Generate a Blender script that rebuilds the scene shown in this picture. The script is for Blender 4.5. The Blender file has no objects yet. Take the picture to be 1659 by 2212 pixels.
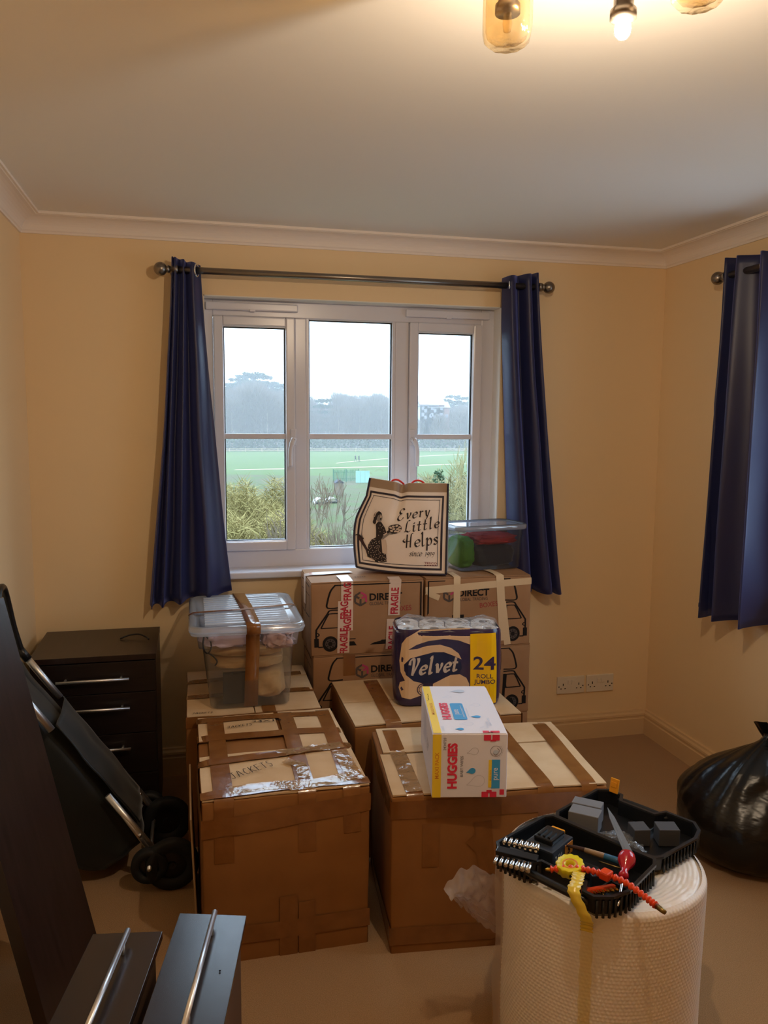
import bpy, bmesh, math, random
from mathutils import Vector, Matrix, noise

C = bpy.context.scene.collection
SC = bpy.context.scene
PI = math.pi
R = math.radians

# ---------------------------------------------------------------- camera
cam_data = bpy.data.cameras.new('camera')
cam = bpy.data.objects.new('camera', cam_data)
C.objects.link(cam)
SC.camera = cam
YAW, PITCH, ROLL = 0.2326988, 0.1150093, 0.0081972
_f = Vector((math.sin(YAW) * math.cos(PITCH), math.cos(YAW) * math.cos(PITCH), -math.sin(PITCH)))
_r = Vector((math.cos(YAW), -math.sin(YAW), 0))
_u = _r.cross(_f)
_r2 = math.cos(ROLL) * _r + math.sin(ROLL) * _u
_u2 = -math.sin(ROLL) * _r + math.cos(ROLL) * _u
M = Matrix((_r2, _u2, -_f)).transposed().to_4x4()
M.translation = Vector((0, 0, 1.579))
cam.matrix_world = M
cam_data.sensor_fit = 'VERTICAL'
cam_data.sensor_height = 36.0
cam_data.lens = 1747.24 * 36.0 / 2212.0
cam_data.clip_start = 0.02
cam_data.clip_end = 2000

# ---------------------------------------------------------------- light and exposure
world = bpy.data.worlds.new('overcast_sky')
SC.world = world
world.use_nodes = True
bg = world.node_tree.nodes['Background']
bg.inputs['Color'].default_value = (0.78, 0.90, 1.04, 1)
# overcast sky: three times as bright overhead as at the horizon
_nt = world.node_tree
_tc = _nt.nodes.new('ShaderNodeTexCoord')
_sx = _nt.nodes.new('ShaderNodeSeparateXYZ')
_nt.links.new(_tc.outputs['Generated'], _sx.inputs[0])
_mx = _nt.nodes.new('ShaderNodeMath'); _mx.operation = 'MAXIMUM'; _mx.inputs[1].default_value = 0.0
_nt.links.new(_sx.outputs['Z'], _mx.inputs[0])
_ma = _nt.nodes.new('ShaderNodeMath'); _ma.operation = 'MULTIPLY_ADD'
_nt.links.new(_mx.outputs[0], _ma.inputs[0])
SKY = 1.75
_ma.inputs[1].default_value = 2.0 * SKY
_ma.inputs[2].default_value = SKY
_nt.links.new(_ma.outputs[0], bg.inputs['Strength'])
SC.view_settings.view_transform = 'Standard'
SC.view_settings.look = 'None'
SC.view_settings.exposure = 0.95
SC.view_settings.gamma = 1.0
SC.view_settings.use_curve_mapping = False
SC.cycles.max_bounces = 10
SC.cycles.diffuse_bounces = 6
SC.cycles.glossy_bounces = 5
SC.cycles.transmission_bounces = 8
SC.cycles.transparent_max_bounces = 24
SC.cycles.volume_bounces = 1
SC.cycles.use_denoising = True
SC.cycles.caustics_reflective = False
SC.cycles.sample_clamp_indirect = 6.0
BULB_POWER = 11200.0

def window_portal(loc, rot, sx, sy):
    d = bpy.data.lights.new('window_portal', 'AREA')
    d.shape = 'RECTANGLE'
    d.size, d.size_y = sx, sy
    d.cycles.is_portal = True
    o = bpy.data.objects.new('window_portal', d)
    o.location = loc
    o.rotation_euler = rot
    C.objects.link(o)

window_portal((0.725, 3.80, 1.49), (R(-90), 0, 0), 1.34, 1.22)
window_portal((2.46, 2.05, 1.49), (R(-90), 0, R(-90)), 1.38, 1.22)

# ---------------------------------------------------------------- materials
def lin(h):
    h = h.lstrip('#')
    v = [int(h[i:i + 2], 16) / 255 for i in (0, 2, 4)]
    return tuple(c / 12.92 if c <= 0.04045 else ((c + 0.055) / 1.055) ** 2.4 for c in v) + (1,)

def mat(name, col, rough=0.6, spec=0.5, metal=0.0, var=None, vscale=20.0, bump=None, coat=0.0, sheen=0.0, stretch=None, sss=0.0, detail=4.0):
    m = bpy.data.materials.new(name)
    m.use_nodes = True
    nt = m.node_tree
    b = nt.nodes['Principled BSDF']
    c = lin(col) if isinstance(col, str) else tuple(col) + (1,)
    b.inputs['Base Color'].default_value = c
    b.inputs['Roughness'].default_value = rough
    b.inputs['Specular IOR Level'].default_value = spec
    b.inputs['Metallic'].default_value = metal
    b.inputs['Coat Weight'].default_value = coat
    b.inputs['Coat Roughness'].default_value = 0.08
    b.inputs['Sheen Weight'].default_value = sheen
    if sss:
        b.inputs['Subsurface Weight'].default_value = sss
        b.inputs['Subsurface Radius'].default_value = (0.02, 0.015, 0.01)
    if var or bump:
        tc = nt.nodes.new('ShaderNodeTexCoord')
        mp = nt.nodes.new('ShaderNodeMapping')
        nt.links.new(tc.outputs['Object'], mp.inputs['Vector'])
        if stretch:
            mp.inputs['Scale'].default_value = stretch
    if var:
        n = nt.nodes.new('ShaderNodeTexNoise')
        n.inputs['Scale'].default_value = vscale
        n.inputs['Detail'].default_value = detail
        nt.links.new(mp.outputs['Vector'], n.inputs['Vector'])
        r = nt.nodes.new('ShaderNodeValToRGB')
        r.color_ramp.elements[0].position = 0.32
        r.color_ramp.elements[1].position = 0.68
        r.color_ramp.elements[0].color = lin(var) if isinstance(var, str) else tuple(var) + (1,)
        r.color_ramp.elements[1].color = c
        nt.links.new(n.outputs['Fac'], r.inputs['Fac'])
        nt.links.new(r.outputs['Color'], b.inputs['Base Color'])
    if bump:
        kind, sc_, st, dist = bump
        if kind == 'voronoi':
            n = nt.nodes.new('ShaderNodeTexVoronoi')
            out = n.outputs['Distance']
        else:
            n = nt.nodes.new('ShaderNodeTexNoise')
            n.inputs['Detail'].default_value = 3.0
            out = n.outputs['Fac']
        n.inputs['Scale'].default_value = sc_
        nt.links.new(mp.outputs['Vector'], n.inputs['Vector'])
        bp = nt.nodes.new('ShaderNodeBump')
        bp.inputs['Strength'].default_value = st
        bp.inputs['Distance'].default_value = dist
        nt.links.new(out, bp.inputs['Height'])
        nt.links.new(bp.outputs['Normal'], b.inputs['Normal'])
        if coat:
            nt.links.new(bp.outputs['Normal'], b.inputs['Coat Normal'])
    return m

def clear_mat(name, tint, body, clear, rough=0.08, ior=1.45, bump=None, trans=0.0):
    """thin clear plastic or pane: see-through, a little cloudy body, fresnel gloss"""
    m = bpy.data.materials.new(name)
    m.use_nodes = True
    nt = m.node_tree
    for n in list(nt.nodes):
        nt.nodes.remove(n)
    out = nt.nodes.new('ShaderNodeOutputMaterial')
    tr = nt.nodes.new('ShaderNodeBsdfTransparent')
    tr.inputs['Color'].default_value = lin(tint)
    last = tr.outputs[0]
    if clear < 1:
        df = nt.nodes.new('ShaderNodeBsdfDiffuse')
        df.inputs['Color'].default_value = lin(body)
        src = df.outputs[0]
        if trans:
            tl = nt.nodes.new('ShaderNodeBsdfTranslucent')
            tl.inputs['Color'].default_value = lin(body)
            mx = nt.nodes.new('ShaderNodeMixShader')
            mx.inputs[0].default_value = trans
            nt.links.new(df.outputs[0], mx.inputs[1])
            nt.links.new(tl.outputs[0], mx.inputs[2])
            src = mx.outputs[0]
        mx = nt.nodes.new('ShaderNodeMixShader')
        mx.inputs[0].default_value = clear
        nt.links.new(src, mx.inputs[1])
        nt.links.new(tr.outputs[0], mx.inputs[2])
        last = mx.outputs[0]
    gl = nt.nodes.new('ShaderNodeBsdfGlossy')
    gl.inputs['Roughness'].default_value = rough
    # Schlick reflectance, the same from either side of the sheet
    f0 = ((ior - 1) / (ior + 1)) ** 2
    lw = nt.nodes.new('ShaderNodeLayerWeight')
    lw.inputs['Blend'].default_value = 0.5
    pw = nt.nodes.new('ShaderNodeMath'); pw.operation = 'POWER'; pw.inputs[1].default_value = 5.0
    fr = nt.nodes.new('ShaderNodeMath'); fr.operation = 'MULTIPLY_ADD'
    fr.inputs[1].default_value = 1 - f0; fr.inputs[2].default_value = f0
    nt.links.new(lw.outputs['Facing'], pw.inputs[0])
    nt.links.new(pw.outputs[0], fr.inputs[0])
    mx = nt.nodes.new('ShaderNodeMixShader')
    nt.links.new(fr.outputs[0], mx.inputs[0])
    nt.links.new(last, mx.inputs[1])
    nt.links.new(gl.outputs[0], mx.inputs[2])
    if bump:
        tc = nt.nodes.new('ShaderNodeTexCoord')
        n = nt.nodes.new('ShaderNodeTexNoise')
        n.inputs['Scale'].default_value = bump[0]
        n.inputs['Detail'].default_value = 3
        nt.links.new(tc.outputs['Object'], n.inputs['Vector'])
        bp = nt.nodes.new('ShaderNodeBump')
        bp.inputs['Strength'].default_value = bump[1]
        bp.inputs['Distance'].default_value = bump[2]
        nt.links.new(n.outputs['Fac'], bp.inputs['Height'])
        nt.links.new(bp.outputs['Normal'], gl.inputs['Normal'])
        nt.links.new(bp.outputs['Normal'], lw.inputs['Normal'])
    nt.links.new(mx.outputs[0], out.inputs['Surface'])
    return m

def glow_mat(name, col, strength):
    m = bpy.data.materials.new(name)
    m.use_nodes = True
    b = m.node_tree.nodes['Principled BSDF']
    b.inputs['Emission Color'].default_value = tuple(col) + (1,)
    b.inputs['Emission Strength'].default_value = strength
    return m

MT = {
    'wall': mat('cream_wall_paint', '#eed4a9', 0.75, 0.25, bump=('noise', 260, 0.12, 0.001)),
    'reveal': mat('white_reveal_paint', '#e8e4dc', 0.6, 0.3),
    'ceiling': mat('white_ceiling_paint', '#f0ede8', 0.85, 0.2, bump=('noise', 180, 0.12, 0.001)),
    'coving': mat('white_coving_paint', '#f2e8de', 0.6, 0.3),
    'skirting': mat('cream_gloss_paint', '#dcbf94', 0.4, 0.4),
    'carpet': mat('beige_carpet', '#c59c6d', 0.95, 0.1, var='#9c774a', vscale=420, bump=('noise', 700, 0.8, 0.004), sheen=0.2, detail=6),
    'upvc': mat('white_plastic_window', '#d6d6df', 0.25, 0.5),
    'gasket': mat('black_rubber_gasket', '#17181c', 0.6),
    'pane': clear_mat('window_glass', '#f4fbff', '#ffffff', 1.0, 0.0, 1.45),
    'steel': mat('brushed_nickel', '#8d857c', 0.32, 0.5, 1.0),
    'chrome': mat('polished_chrome', '#d6d8da', 0.16, 0.5, 1.0),
    'navy': mat('navy_satin_fabric', (0.019, 0.024, 0.092), 0.42, 0.7, sheen=0.75, bump=('noise', 380, 0.08, 0.001)),
    'espresso': mat('dark_brown_wood_laminate', '#241a17', 0.36, 0.45, var='#1a1210', vscale=9, stretch=(1, 22, 22), bump=('noise', 60, 0.03, 0.001)),
    'espresso_board': mat('espresso_board_laminate', '#2c1e1a', 0.34, 0.5, var='#20140f', vscale=8, stretch=(10, 1, 1)),
    'darkgap': mat('dark_recess', '#0a0807', 0.8, 0.1),
    'raw_board': mat('raw_drawer_side', '#5a4230', 0.6, 0.3),
    'cardboard': mat('brown_cardboard', '#946537', 0.82, 0.2, var='#895b30', vscale=7, bump=('noise', 30, 0.06, 0.003)),  # box bodies: darkened to carry the shade on their fronts
    'removal_card': mat('light_brown_removal_card', '#a8815f', 0.8, 0.2, var='#9e7755', vscale=7, bump=('noise', 30, 0.05, 0.003)),
    'espresso_front': mat('dark_drawer_front_laminate', '#2b2322', 0.27, 0.7, var='#221b1a', vscale=9, stretch=(22, 1, 22)),
    'cardboard_daylit': mat('daylit_cardboard', '#d8bc96', 0.82, 0.2, var='#ccac84', vscale=9, bump=('noise', 30, 0.06, 0.003)),  # flap copy of the same board, daylight on the tops put into its colour
    'cardboard_cut': mat('cardboard_cut_edge', '#8f6c49', 0.9, 0.1),
    'tape': mat('brown_packing_tape', '#8a5a2d', 0.16, 0.5, var='#7c4e25', vscale=16, bump=('noise', 24, 0.35, 0.004), coat=0.35),
    'tape_clear': clear_mat('clear_packing_tape', '#e9d9c0', '#c9a67a', 0.55, 0.07, 1.75, bump=(26, 0.55, 0.006)),
    'masking': mat('cream_masking_tape', '#d9bf9a', 0.7, 0.3, bump=('noise', 120, 0.1, 0.001)),
    'fragile': mat('white_fragile_tape', '#dcc5b4', 0.3, 0.5, bump=('noise', 40, 0.2, 0.002)),
    'ink_red': mat('red_tape_ink', '#b81f34', 0.5),
    'ink_black': mat('black_box_ink', '#211c1a', 0.75, 0.2),
    'ink_grey': mat('grey_box_ink', '#564b45', 0.75, 0.2),
    'ink_pink': mat('pink_box_ink', '#b8446b', 0.75, 0.2),
    'ink_faded': mat('faded_red_box_ink', '#9c423e', 0.75, 0.2),
    'pen': mat('black_marker_pen', '#241a15', 0.8, 0.2),
    'crate': clear_mat('clear_crate_plastic', '#f9fafb', '#dfe2e4', 0.88, 0.12, 1.45, trans=0.5),
    'crate_lid': clear_mat('frosted_lid_plastic', '#f2f7fb', '#e6eef6', 0.55, 0.10, 1.75, trans=0.5),
    'slat': clear_mat('white_lid_slats', '#f6f9fc', '#f2f6fb', 0.30, 0.08, 2.3, trans=0.5),
    'tubclear': clear_mat('clear_tub_plastic', '#dedfe2', '#9c9fa5', 0.86, 0.08, 1.45, trans=0.4),
    'tub_lid': clear_mat('grey_tub_lid_plastic', '#c6ccd6', '#b4bccb', 0.30, 0.05, 2.3, trans=0.4),
    'film': clear_mat('clear_wrap_film', '#fcfcfd', '#f4f5f8', 0.76, 0.08, 2.1, bump=(60, 1.0, 0.012), trans=0.4),
    'bag_sheet': mat('beige_woven_bag_plastic', '#f3e6dc', 0.35, 0.5, bump=('noise', 16, 0.12, 0.008)),
    'bag_trim': mat('tan_bag_top_band', '#a08770', 0.4, 0.5),
    'bag_pip': mat('dark_bag_piping', '#272032', 0.5),
    'red_cord': mat('red_bag_handle', '#e0332f', 0.5),
    'p_black': mat('black_bag_print', '#231a20', 0.45),
    'p_grey': mat('grey_bag_print', '#8d8480', 0.45),
    'p_light': mat('pale_bag_print', '#d8c4b2', 0.45),
    'p_brown': mat('brown_bag_print', '#3d2226', 0.45),
    'p_red': mat('red_bag_print', '#8c2a35', 0.45),
    'velvet_purple': mat('dark_purple_print_film', '#2c2148', 0.25, 0.5, coat=0.3),
    'velvet_navy': mat('navy_print_film', '#161d42', 0.25, 0.5),
    'velvet_cream': mat('cream_print_film', '#d8b893', 0.3, 0.5),
    'velvet_silver': mat('silver_print_film', '#c5b8ad', 0.3, 0.5),
    'velvet_yellow': mat('yellow_print_film', '#eebd0c', 0.28, 0.5),
    'paper': mat('white_tissue_paper', '#f1efec', 0.9, 0.1, sheen=0.2),
    'core': mat('grey_card_core', '#7d736b', 0.9),
    'hg_white': mat('white_printed_card', '#e6e4ee', 0.5, 0.4),
    'hg_yellow': mat('yellow_printed_card', '#f4d23a', 0.5, 0.4),
    'hg_red': mat('red_printed_card', '#df3350', 0.5, 0.4),
    'hg_orange': mat('orange_printed_card', '#d98a2e', 0.5, 0.4),
    'hg_blue': mat('blue_printed_card', '#3f9fdd', 0.5, 0.4),
    'hg_pale': mat('pale_blue_printed_card', '#c4cfe2', 0.5, 0.4),
    'hg_grey': mat('grey_printed_card', '#77747c', 0.5, 0.4),
    'bubble': mat('white_bubble_wrap', '#efe7de', 0.35, 0.45, bump=('noise', 200, 0.15, 0.002), sss=0.25),
    'bubble_film': clear_mat('loose_bubble_film', '#f4ece4', '#e6dace', 0.62, 0.2, 1.45, bump=(150, 0.8, 0.004), trans=0.5),
    'case': mat('black_case_plastic', '#15171a', 0.34, 0.5, bump=('noise', 300, 0.06, 0.001)),
    'case_orange': mat('amber_latch_plastic', '#e59a1c', 0.35),
    'black': mat('black_plastic', '#131417', 0.3),
    'black_soft': mat('matt_black_rubber', '#0d0e10', 0.7),
    'battery': mat('slate_battery_plastic', '#2b323d', 0.35),
    'bat_orange': mat('orange_battery_label', '#c27a2a', 0.4),
    'print_white': mat('white_label_print', '#c9c9c6', 0.5),
    'orange': mat('orange_plastic', '#e2481d', 0.3, 0.5, coat=0.2),
    'redgloss': mat('crimson_gloss_plastic', '#b5142f', 0.15, 0.5, coat=0.5),
    'yellow': mat('yellow_reel_plastic', '#e6d51c', 0.35),
    'yellow_tape': mat('yellow_tape_film', '#e9cf4e', 0.25, 0.5, sss=0.1),
    'handle': mat('satin_handle_metal', '#e9ebee', 0.38, 0.5, 1.0),
    'tape_under': clear_mat('tape_under_film', '#fdf8e4', '#f0e2a4', 0.72, 0.2, 1.4, trans=0.4),
    'gold': mat('gold_bit_steel', '#d9a441', 0.25, 0.5, 1.0),
    'brass': mat('brass_tip', '#8f7a4c', 0.35, 0.5, 1.0),
    'grey_block': mat('grey_foam_block', '#77797e', 0.8, 0.2),
    'grey_dark': mat('dark_grey_foam_block', '#4a4b4f', 0.8, 0.2),
    'brush_wood': mat('worn_tan_brush_wood', '#9a7f60', 0.6),
    'brush_blue': mat('blue_brush_paint', '#245f86', 0.4),
    'brush_hair': mat('dark_brush_hair', '#3a241c', 0.9),
    'clearhard': clear_mat('clear_hard_plastic', '#dfe6ec', '#aab4bd', 0.55, 0.05, 1.6, trans=0.3),
    'sachet': clear_mat('clear_sachet_film', '#dfe4ea', '#9ea6b0', 0.6, 0.06, 1.9, bump=(90, 1.0, 0.01), trans=0.3),
    'binbag': mat('black_bin_liner', '#08090a', 0.27, 0.45, bump=('noise', 9, 0.30, 0.02), stretch=(1, 1, 2.2)),
    'trolley_bag': mat('black_trolley_fabric', '#141716', 0.6, 0.3, sheen=0.2, bump=('noise', 300, 0.2, 0.001)),
    'trolley_tube': mat('satin_aluminium_tube', '#b6b3ac', 0.28, 0.5, 1.0),
    'socket': mat('white_socket_plastic', '#e3d9c8', 0.3, 0.5),
    'lampglass': clear_mat('amber_tinted_lamp_glass', '#fbf1dc', '#ffffff', 0.985, 0.03, 1.6, bump=(30, 0.8, 0.01)),
    'lamp_metal': mat('satin_lamp_metal', '#8f8579', 0.3, 0.5, 1.0),
    'bulb': glow_mat('glowing_bulb', (1.0, 0.77, 0.53), BULB_POWER / 6.0),
    'lilac': mat('lilac_cloth', '#d8c2d0', 0.9, 0.2, sheen=0.3, bump=('noise', 30, 0.3, 0.01)),
    'pinkcloth': mat('pale_pink_cloth', '#e6bfb8', 0.9, 0.2, sheen=0.3, bump=('noise', 30, 0.3, 0.01)),
    'tancloth': mat('tan_cloth', '#cfab78', 0.9, 0.2, sheen=0.2, bump=('noise', 30, 0.2, 0.01)),
    'greycloth': mat('charcoal_cloth', '#3c3d42', 0.9, 0.2, sheen=0.3, bump=('noise', 30, 0.3, 0.01)),
    'greencloth': mat('lime_green_cloth', '#5f9a31', 0.8, 0.2, bump=('noise', 24, 0.5, 0.01)),
    'redcloth': mat('coral_red_cloth', '#c1433f', 0.85, 0.2, bump=('noise', 30, 0.4, 0.01)),
    'greyboard': mat('dark_grey_card', '#35322f', 0.7),
    # outside
    'grass': mat('mown_field_grass', (0.038, 0.066, 0.012), 0.95, 0.1, var=(0.048, 0.075, 0.017), vscale=0.05),
    'lawn': mat('rough_garden_grass', (0.036, 0.058, 0.013), 0.95, 0.1, var=(0.058, 0.050, 0.028), vscale=0.25),
    'path': mat('pale_gravel_path', '#8f8266', 0.95, 0.1),
    'bark': mat('grey_brown_bark', '#7a6b58', 0.95, 0.1),
    'twig': mat('winter_twigs', '#6e684d', 0.95, 0.1, var='#827a55', vscale=1.2),
    'twig_brown': mat('brown_winter_twigs', '#64594a', 0.95, 0.1),
    'willow': mat('yellow_green_willow_twigs', '#776f45', 0.95, 0.1, var='#8d8055', vscale=0.9),
    'evergreen': mat('dark_evergreen_needles', '#22362f', 0.95, 0.1, var='#2c4133', vscale=0.4),
    'wood_far': mat('brown_winter_wood', '#4a423c', 0.95, 0.1, var='#5b5045', vscale=0.3),
    'ivy': mat('dark_ivy_leaves', '#37503a', 0.8, 0.2),
    'hedge': mat('dark_hedge_leaves', '#2b3a26', 0.95, 0.1, var='#3a4430', vscale=0.4),
    'hill': mat('wooded_hill_ground', '#45433a', 0.95, 0.1),
    'palisade': mat('green_painted_steel', '#1f5a3c', 0.5),
    'brickfar': mat('red_brick_house', '#64433b', 0.9),
    'rooffar': mat('slate_roof', '#6d6a70', 0.8),
    'whitefar': mat('white_render', '#9a9a98', 0.8),
    'coat': mat('dark_outdoor_coat', '#20242e', 0.9),
    'skin': mat('pale_skin', '#c49a80', 0.6),
    'panel_far': mat('pale_turquoise_panel', '#6f958c', 0.8),
    'cloche': mat('white_garden_fleece', '#b0b4b8', 0.7),
    'outer_wall': mat('outer_brickwork', '#9b6a4c', 0.9),
}

def make_translucent(m, col, k):
    nt = m.node_tree
    out = nt.nodes['Material Output']
    src = out.inputs['Surface'].links[0].from_socket
    tl = nt.nodes.new('ShaderNodeBsdfTranslucent')
    tl.inputs['Color'].default_value = col + (1,)
    mx = nt.nodes.new('ShaderNodeMixShader')
    mx.inputs[0].default_value = k
    nt.links.new(src, mx.inputs[1]); nt.links.new(tl.outputs[0], mx.inputs[2]); nt.links.new(mx.outputs[0], out.inputs['Surface'])
make_translucent(MT['navy'], (0.06, 0.085, 0.30), 0.20)
_b = MT['navy'].node_tree.nodes['Principled BSDF']
_b.inputs['Sheen Tint'].default_value = (0.24, 0.30, 0.95, 1)
_b.inputs['Sheen Roughness'].default_value = 0.45

def haze_mat(density):
    m = bpy.data.materials.new('winter_haze')
    m.use_nodes = True
    nt = m.node_tree
    for n in list(nt.nodes):
        nt.nodes.remove(n)
    out = nt.nodes.new('ShaderNodeOutputMaterial')
    v = nt.nodes.new('ShaderNodeVolumeScatter')
    v.inputs['Color'].default_value = (0.95, 0.97, 1.0, 1)
    v.inputs['Density'].default_value = density
    v.inputs['Anisotropy'].default_value = 0.0
    nt.links.new(v.outputs[0], out.inputs['Volume'])
    return m
# ---------------------------------------------------------------- helpers
def link(o, parent=None):
    C.objects.link(o)
    if parent is not None:
        o.parent = parent
    return o

def tag(o, label=None, cat=None, group=None, kind=None):
    if label: o['label'] = label
    if cat: o['category'] = cat
    if group: o['group'] = group
    if kind: o['kind'] = kind
    return o

def thing(name, label, cat, loc=(0, 0, 0), rz=0.0, group=None, rot=None):
    o = bpy.data.objects.new(name, None)
    o.empty_display_size = 0.05
    C.objects.link(o)
    o.location = loc
    o.rotation_euler = rot if rot else (0, 0, rz)
    return tag(o, label, cat, group)

def copy_tree(o, parent=None):
    c = o.copy()
    link(c, parent)
    for ch in [k for k in bpy.data.objects if k.parent == o]:
        copy_tree(ch, c)
    return c

class MB:
    """gathers faces, then becomes ONE mesh object"""
    def __init__(s):
        s.v, s.f, s.mi, s.cur, s.sm, s.smooth = [], [], [], 0, [], False
    def add(s, vs, fs, M=None):
        n = len(s.v)
        s.v += [tuple(M @ Vector(p)) if M is not None else tuple(p) for p in vs]
        for f in fs:
            s.f.append([i + n for i in f]); s.mi.append(s.cur); s.sm.append(s.smooth)
        return s
    def box(s, a, b, M=None):
        (x0, y0, z0), (x1, y1, z1) = a, b
        vs = [(x0, y0, z0), (x1, y0, z0), (x1, y1, z0), (x0, y1, z0), (x0, y0, z1), (x1, y0, z1), (x1, y1, z1), (x0, y1, z1)]
        return s.add(vs, [(0, 3, 2, 1), (4, 5, 6, 7), (0, 1, 5, 4), (1, 2, 6, 5), (2, 3, 7, 6), (3, 0, 4, 7)], M)
    def bevbox(s, a, b, r=0.004, seg=2, M=None):
        bm = bmesh.new()
        bmesh.ops.create_cube(bm, size=1)
        for v in bm.verts:
            v.co = Vector([a[i] + (v.co[i] + .5) * (b[i] - a[i]) for i in range(3)])
        bmesh.ops.bevel(bm, geom=bm.edges[:], offset=r, segments=seg, affect='EDGES', profile=0.6)
        return s.bm(bm, M)
    def bm(s, bm, M=None):
        bm.verts.index_update()
        s.add([v.co.copy() for v in bm.verts], [[v.index for v in f.verts] for f in bm.faces], M)
        bm.free()
        return s
    def tube(s, pts, r, n=8, cap=True, M=None):
        pts = [Vector(p) for p in pts]
        rs = r if isinstance(r, (list, tuple)) else [r] * len(pts)
        vs, fs = [], []
        prev = None
        for i, p in enumerate(pts):
            d = (pts[min(i + 1, len(pts) - 1)] - pts[max(i - 1, 0)])
            d = d.normalized() if d.length > 1e-9 else Vector((0, 0, 1))
            if prev is None:
                a = d.cross(Vector((0, 0, 1)))
                if a.length < 1e-3: a = d.cross(Vector((0, 1, 0)))
                a.normalize()
            else:
                a = prev - d * prev.dot(d)
                a.normalize()
            prev = a
            b = d.cross(a)
            for k in range(n):
                t = 2 * PI * k / n
                vs.append(p + rs[i] * (math.cos(t) * a + math.sin(t) * b))
        for i in range(len(pts) - 1):
            for k in range(n):
                k2 = (k + 1) % n
                fs.append((i * n + k, i * n + k2, (i + 1) * n + k2, (i + 1) * n + k))
        if cap:
            fs.append(tuple(range(n - 1, -1, -1)))
            fs.append(tuple((len(pts) - 1) * n + k for k in range(n)))
        return s.add(vs, fs, M)
    def lathe(s, prof, n=24, M=None, closed=False):
        vs, fs = [], []
        m = len(prof)
        for k in range(n):
            t = 2 * PI * k / n
            for (r, z) in prof:
                vs.append((r * math.cos(t), r * math.sin(t), z))
        for k in range(n):
            k2 = (k + 1) % n
            for i in range(m - 1 + (1 if closed else 0)):
                j = (i + 1) % m
                fs.append((k * m + i, k2 * m + i, k2 * m + j, k * m + j))
        return s.add(vs, fs, M)
    def prism(s, poly, z0, z1, M=None):
        n = len(poly)
        vs = [(x, y, z0) for x, y in poly] + [(x, y, z1) for x, y in poly]
        fs = [tuple(range(n - 1, -1, -1)), tuple(range(n, 2 * n))]
        fs += [(i, (i + 1) % n, n + (i + 1) % n, n + i) for i in range(n)]
        return s.add(vs, fs, M)
    def grid(s, nu, nv, fn, M=None, wrap=False):
        vs = [fn(i / nu, j / nv) for j in range(nv + 1) for i in range(nu + (0 if wrap else 1))]
        w = nu if wrap else nu + 1
        fs = []
        for j in range(nv):
            for i in range(nu):
                i2 = (i + 1) % w if wrap else i + 1
                fs.append((j * w + i, j * w + i2, (j + 1) * w + i2, (j + 1) * w + i))
        return s.add(vs, fs, M)
    def ball(s, c, r, nu=16, nv=10, M=None):
        r3 = r if isinstance(r, (tuple, list)) else (r, r, r)
        def fn(u, v):
            t, p = 2 * PI * u, PI * v
            return (c[0] + r3[0] * math.sin(p) * math.cos(t), c[1] + r3[1] * math.sin(p) * math.sin(t), c[2] - r3[2] * math.cos(p))
        return s.grid(nu, nv, fn, M, wrap=True)
    def build(s, name, mats, parent=None, weld=False, recalc=False):
        me = bpy.data.meshes.new(name)
        me.from_pydata(s.v, [], s.f)
        for m in (mats if isinstance(mats, (list, tuple)) else [mats]):
            me.materials.append(MT[m] if isinstance(m, str) else m)
        me.polygons.foreach_set('material_index', s.mi)
        me.polygons.foreach_set('use_smooth', s.sm)
        if weld or recalc:
            bm = bmesh.new(); bm.from_mesh(me)
            if weld: bmesh.ops.remove_doubles(bm, verts=bm.verts, dist=1e-5)
            bmesh.ops.recalc_face_normals(bm, faces=bm.faces)
            bm.to_mesh(me); bm.free()
        me.update()
        o = bpy.data.objects.new(name, me)
        return link(o, parent)

def mod(o, t, **k):
    m = o.modifiers.new(t.lower(), t)
    for a, b in k.items(): setattr(m, a, b)
    return o

def T(x=0, y=0, z=0): return Matrix.Translation((x, y, z))
def RX(a): return Matrix.Rotation(R(a), 4, 'X')
def RY(a): return Matrix.Rotation(R(a), 4, 'Y')
def RZ(a): return Matrix.Rotation(R(a), 4, 'Z')

def catmull(pts, k=6):
    if len(pts) < 3: return [tuple(p) for p in pts]
    P = [pts[0]] + list(pts) + [pts[-1]]
    out = []
    for i in range(1, len(P) - 2):
        for j in range(k):
            t = j / k
            out.append(tuple(0.5 * ((2 * b) + (-a + c) * t + (2 * a - 5 * b + 4 * c - d) * t * t + (-a + 3 * b - 3 * c + d) * t ** 3)
                             for a, b, c, d in zip(P[i - 1], P[i], P[i + 1], P[i + 2])))
    out.append(tuple(pts[-1]))
    return out

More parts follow.
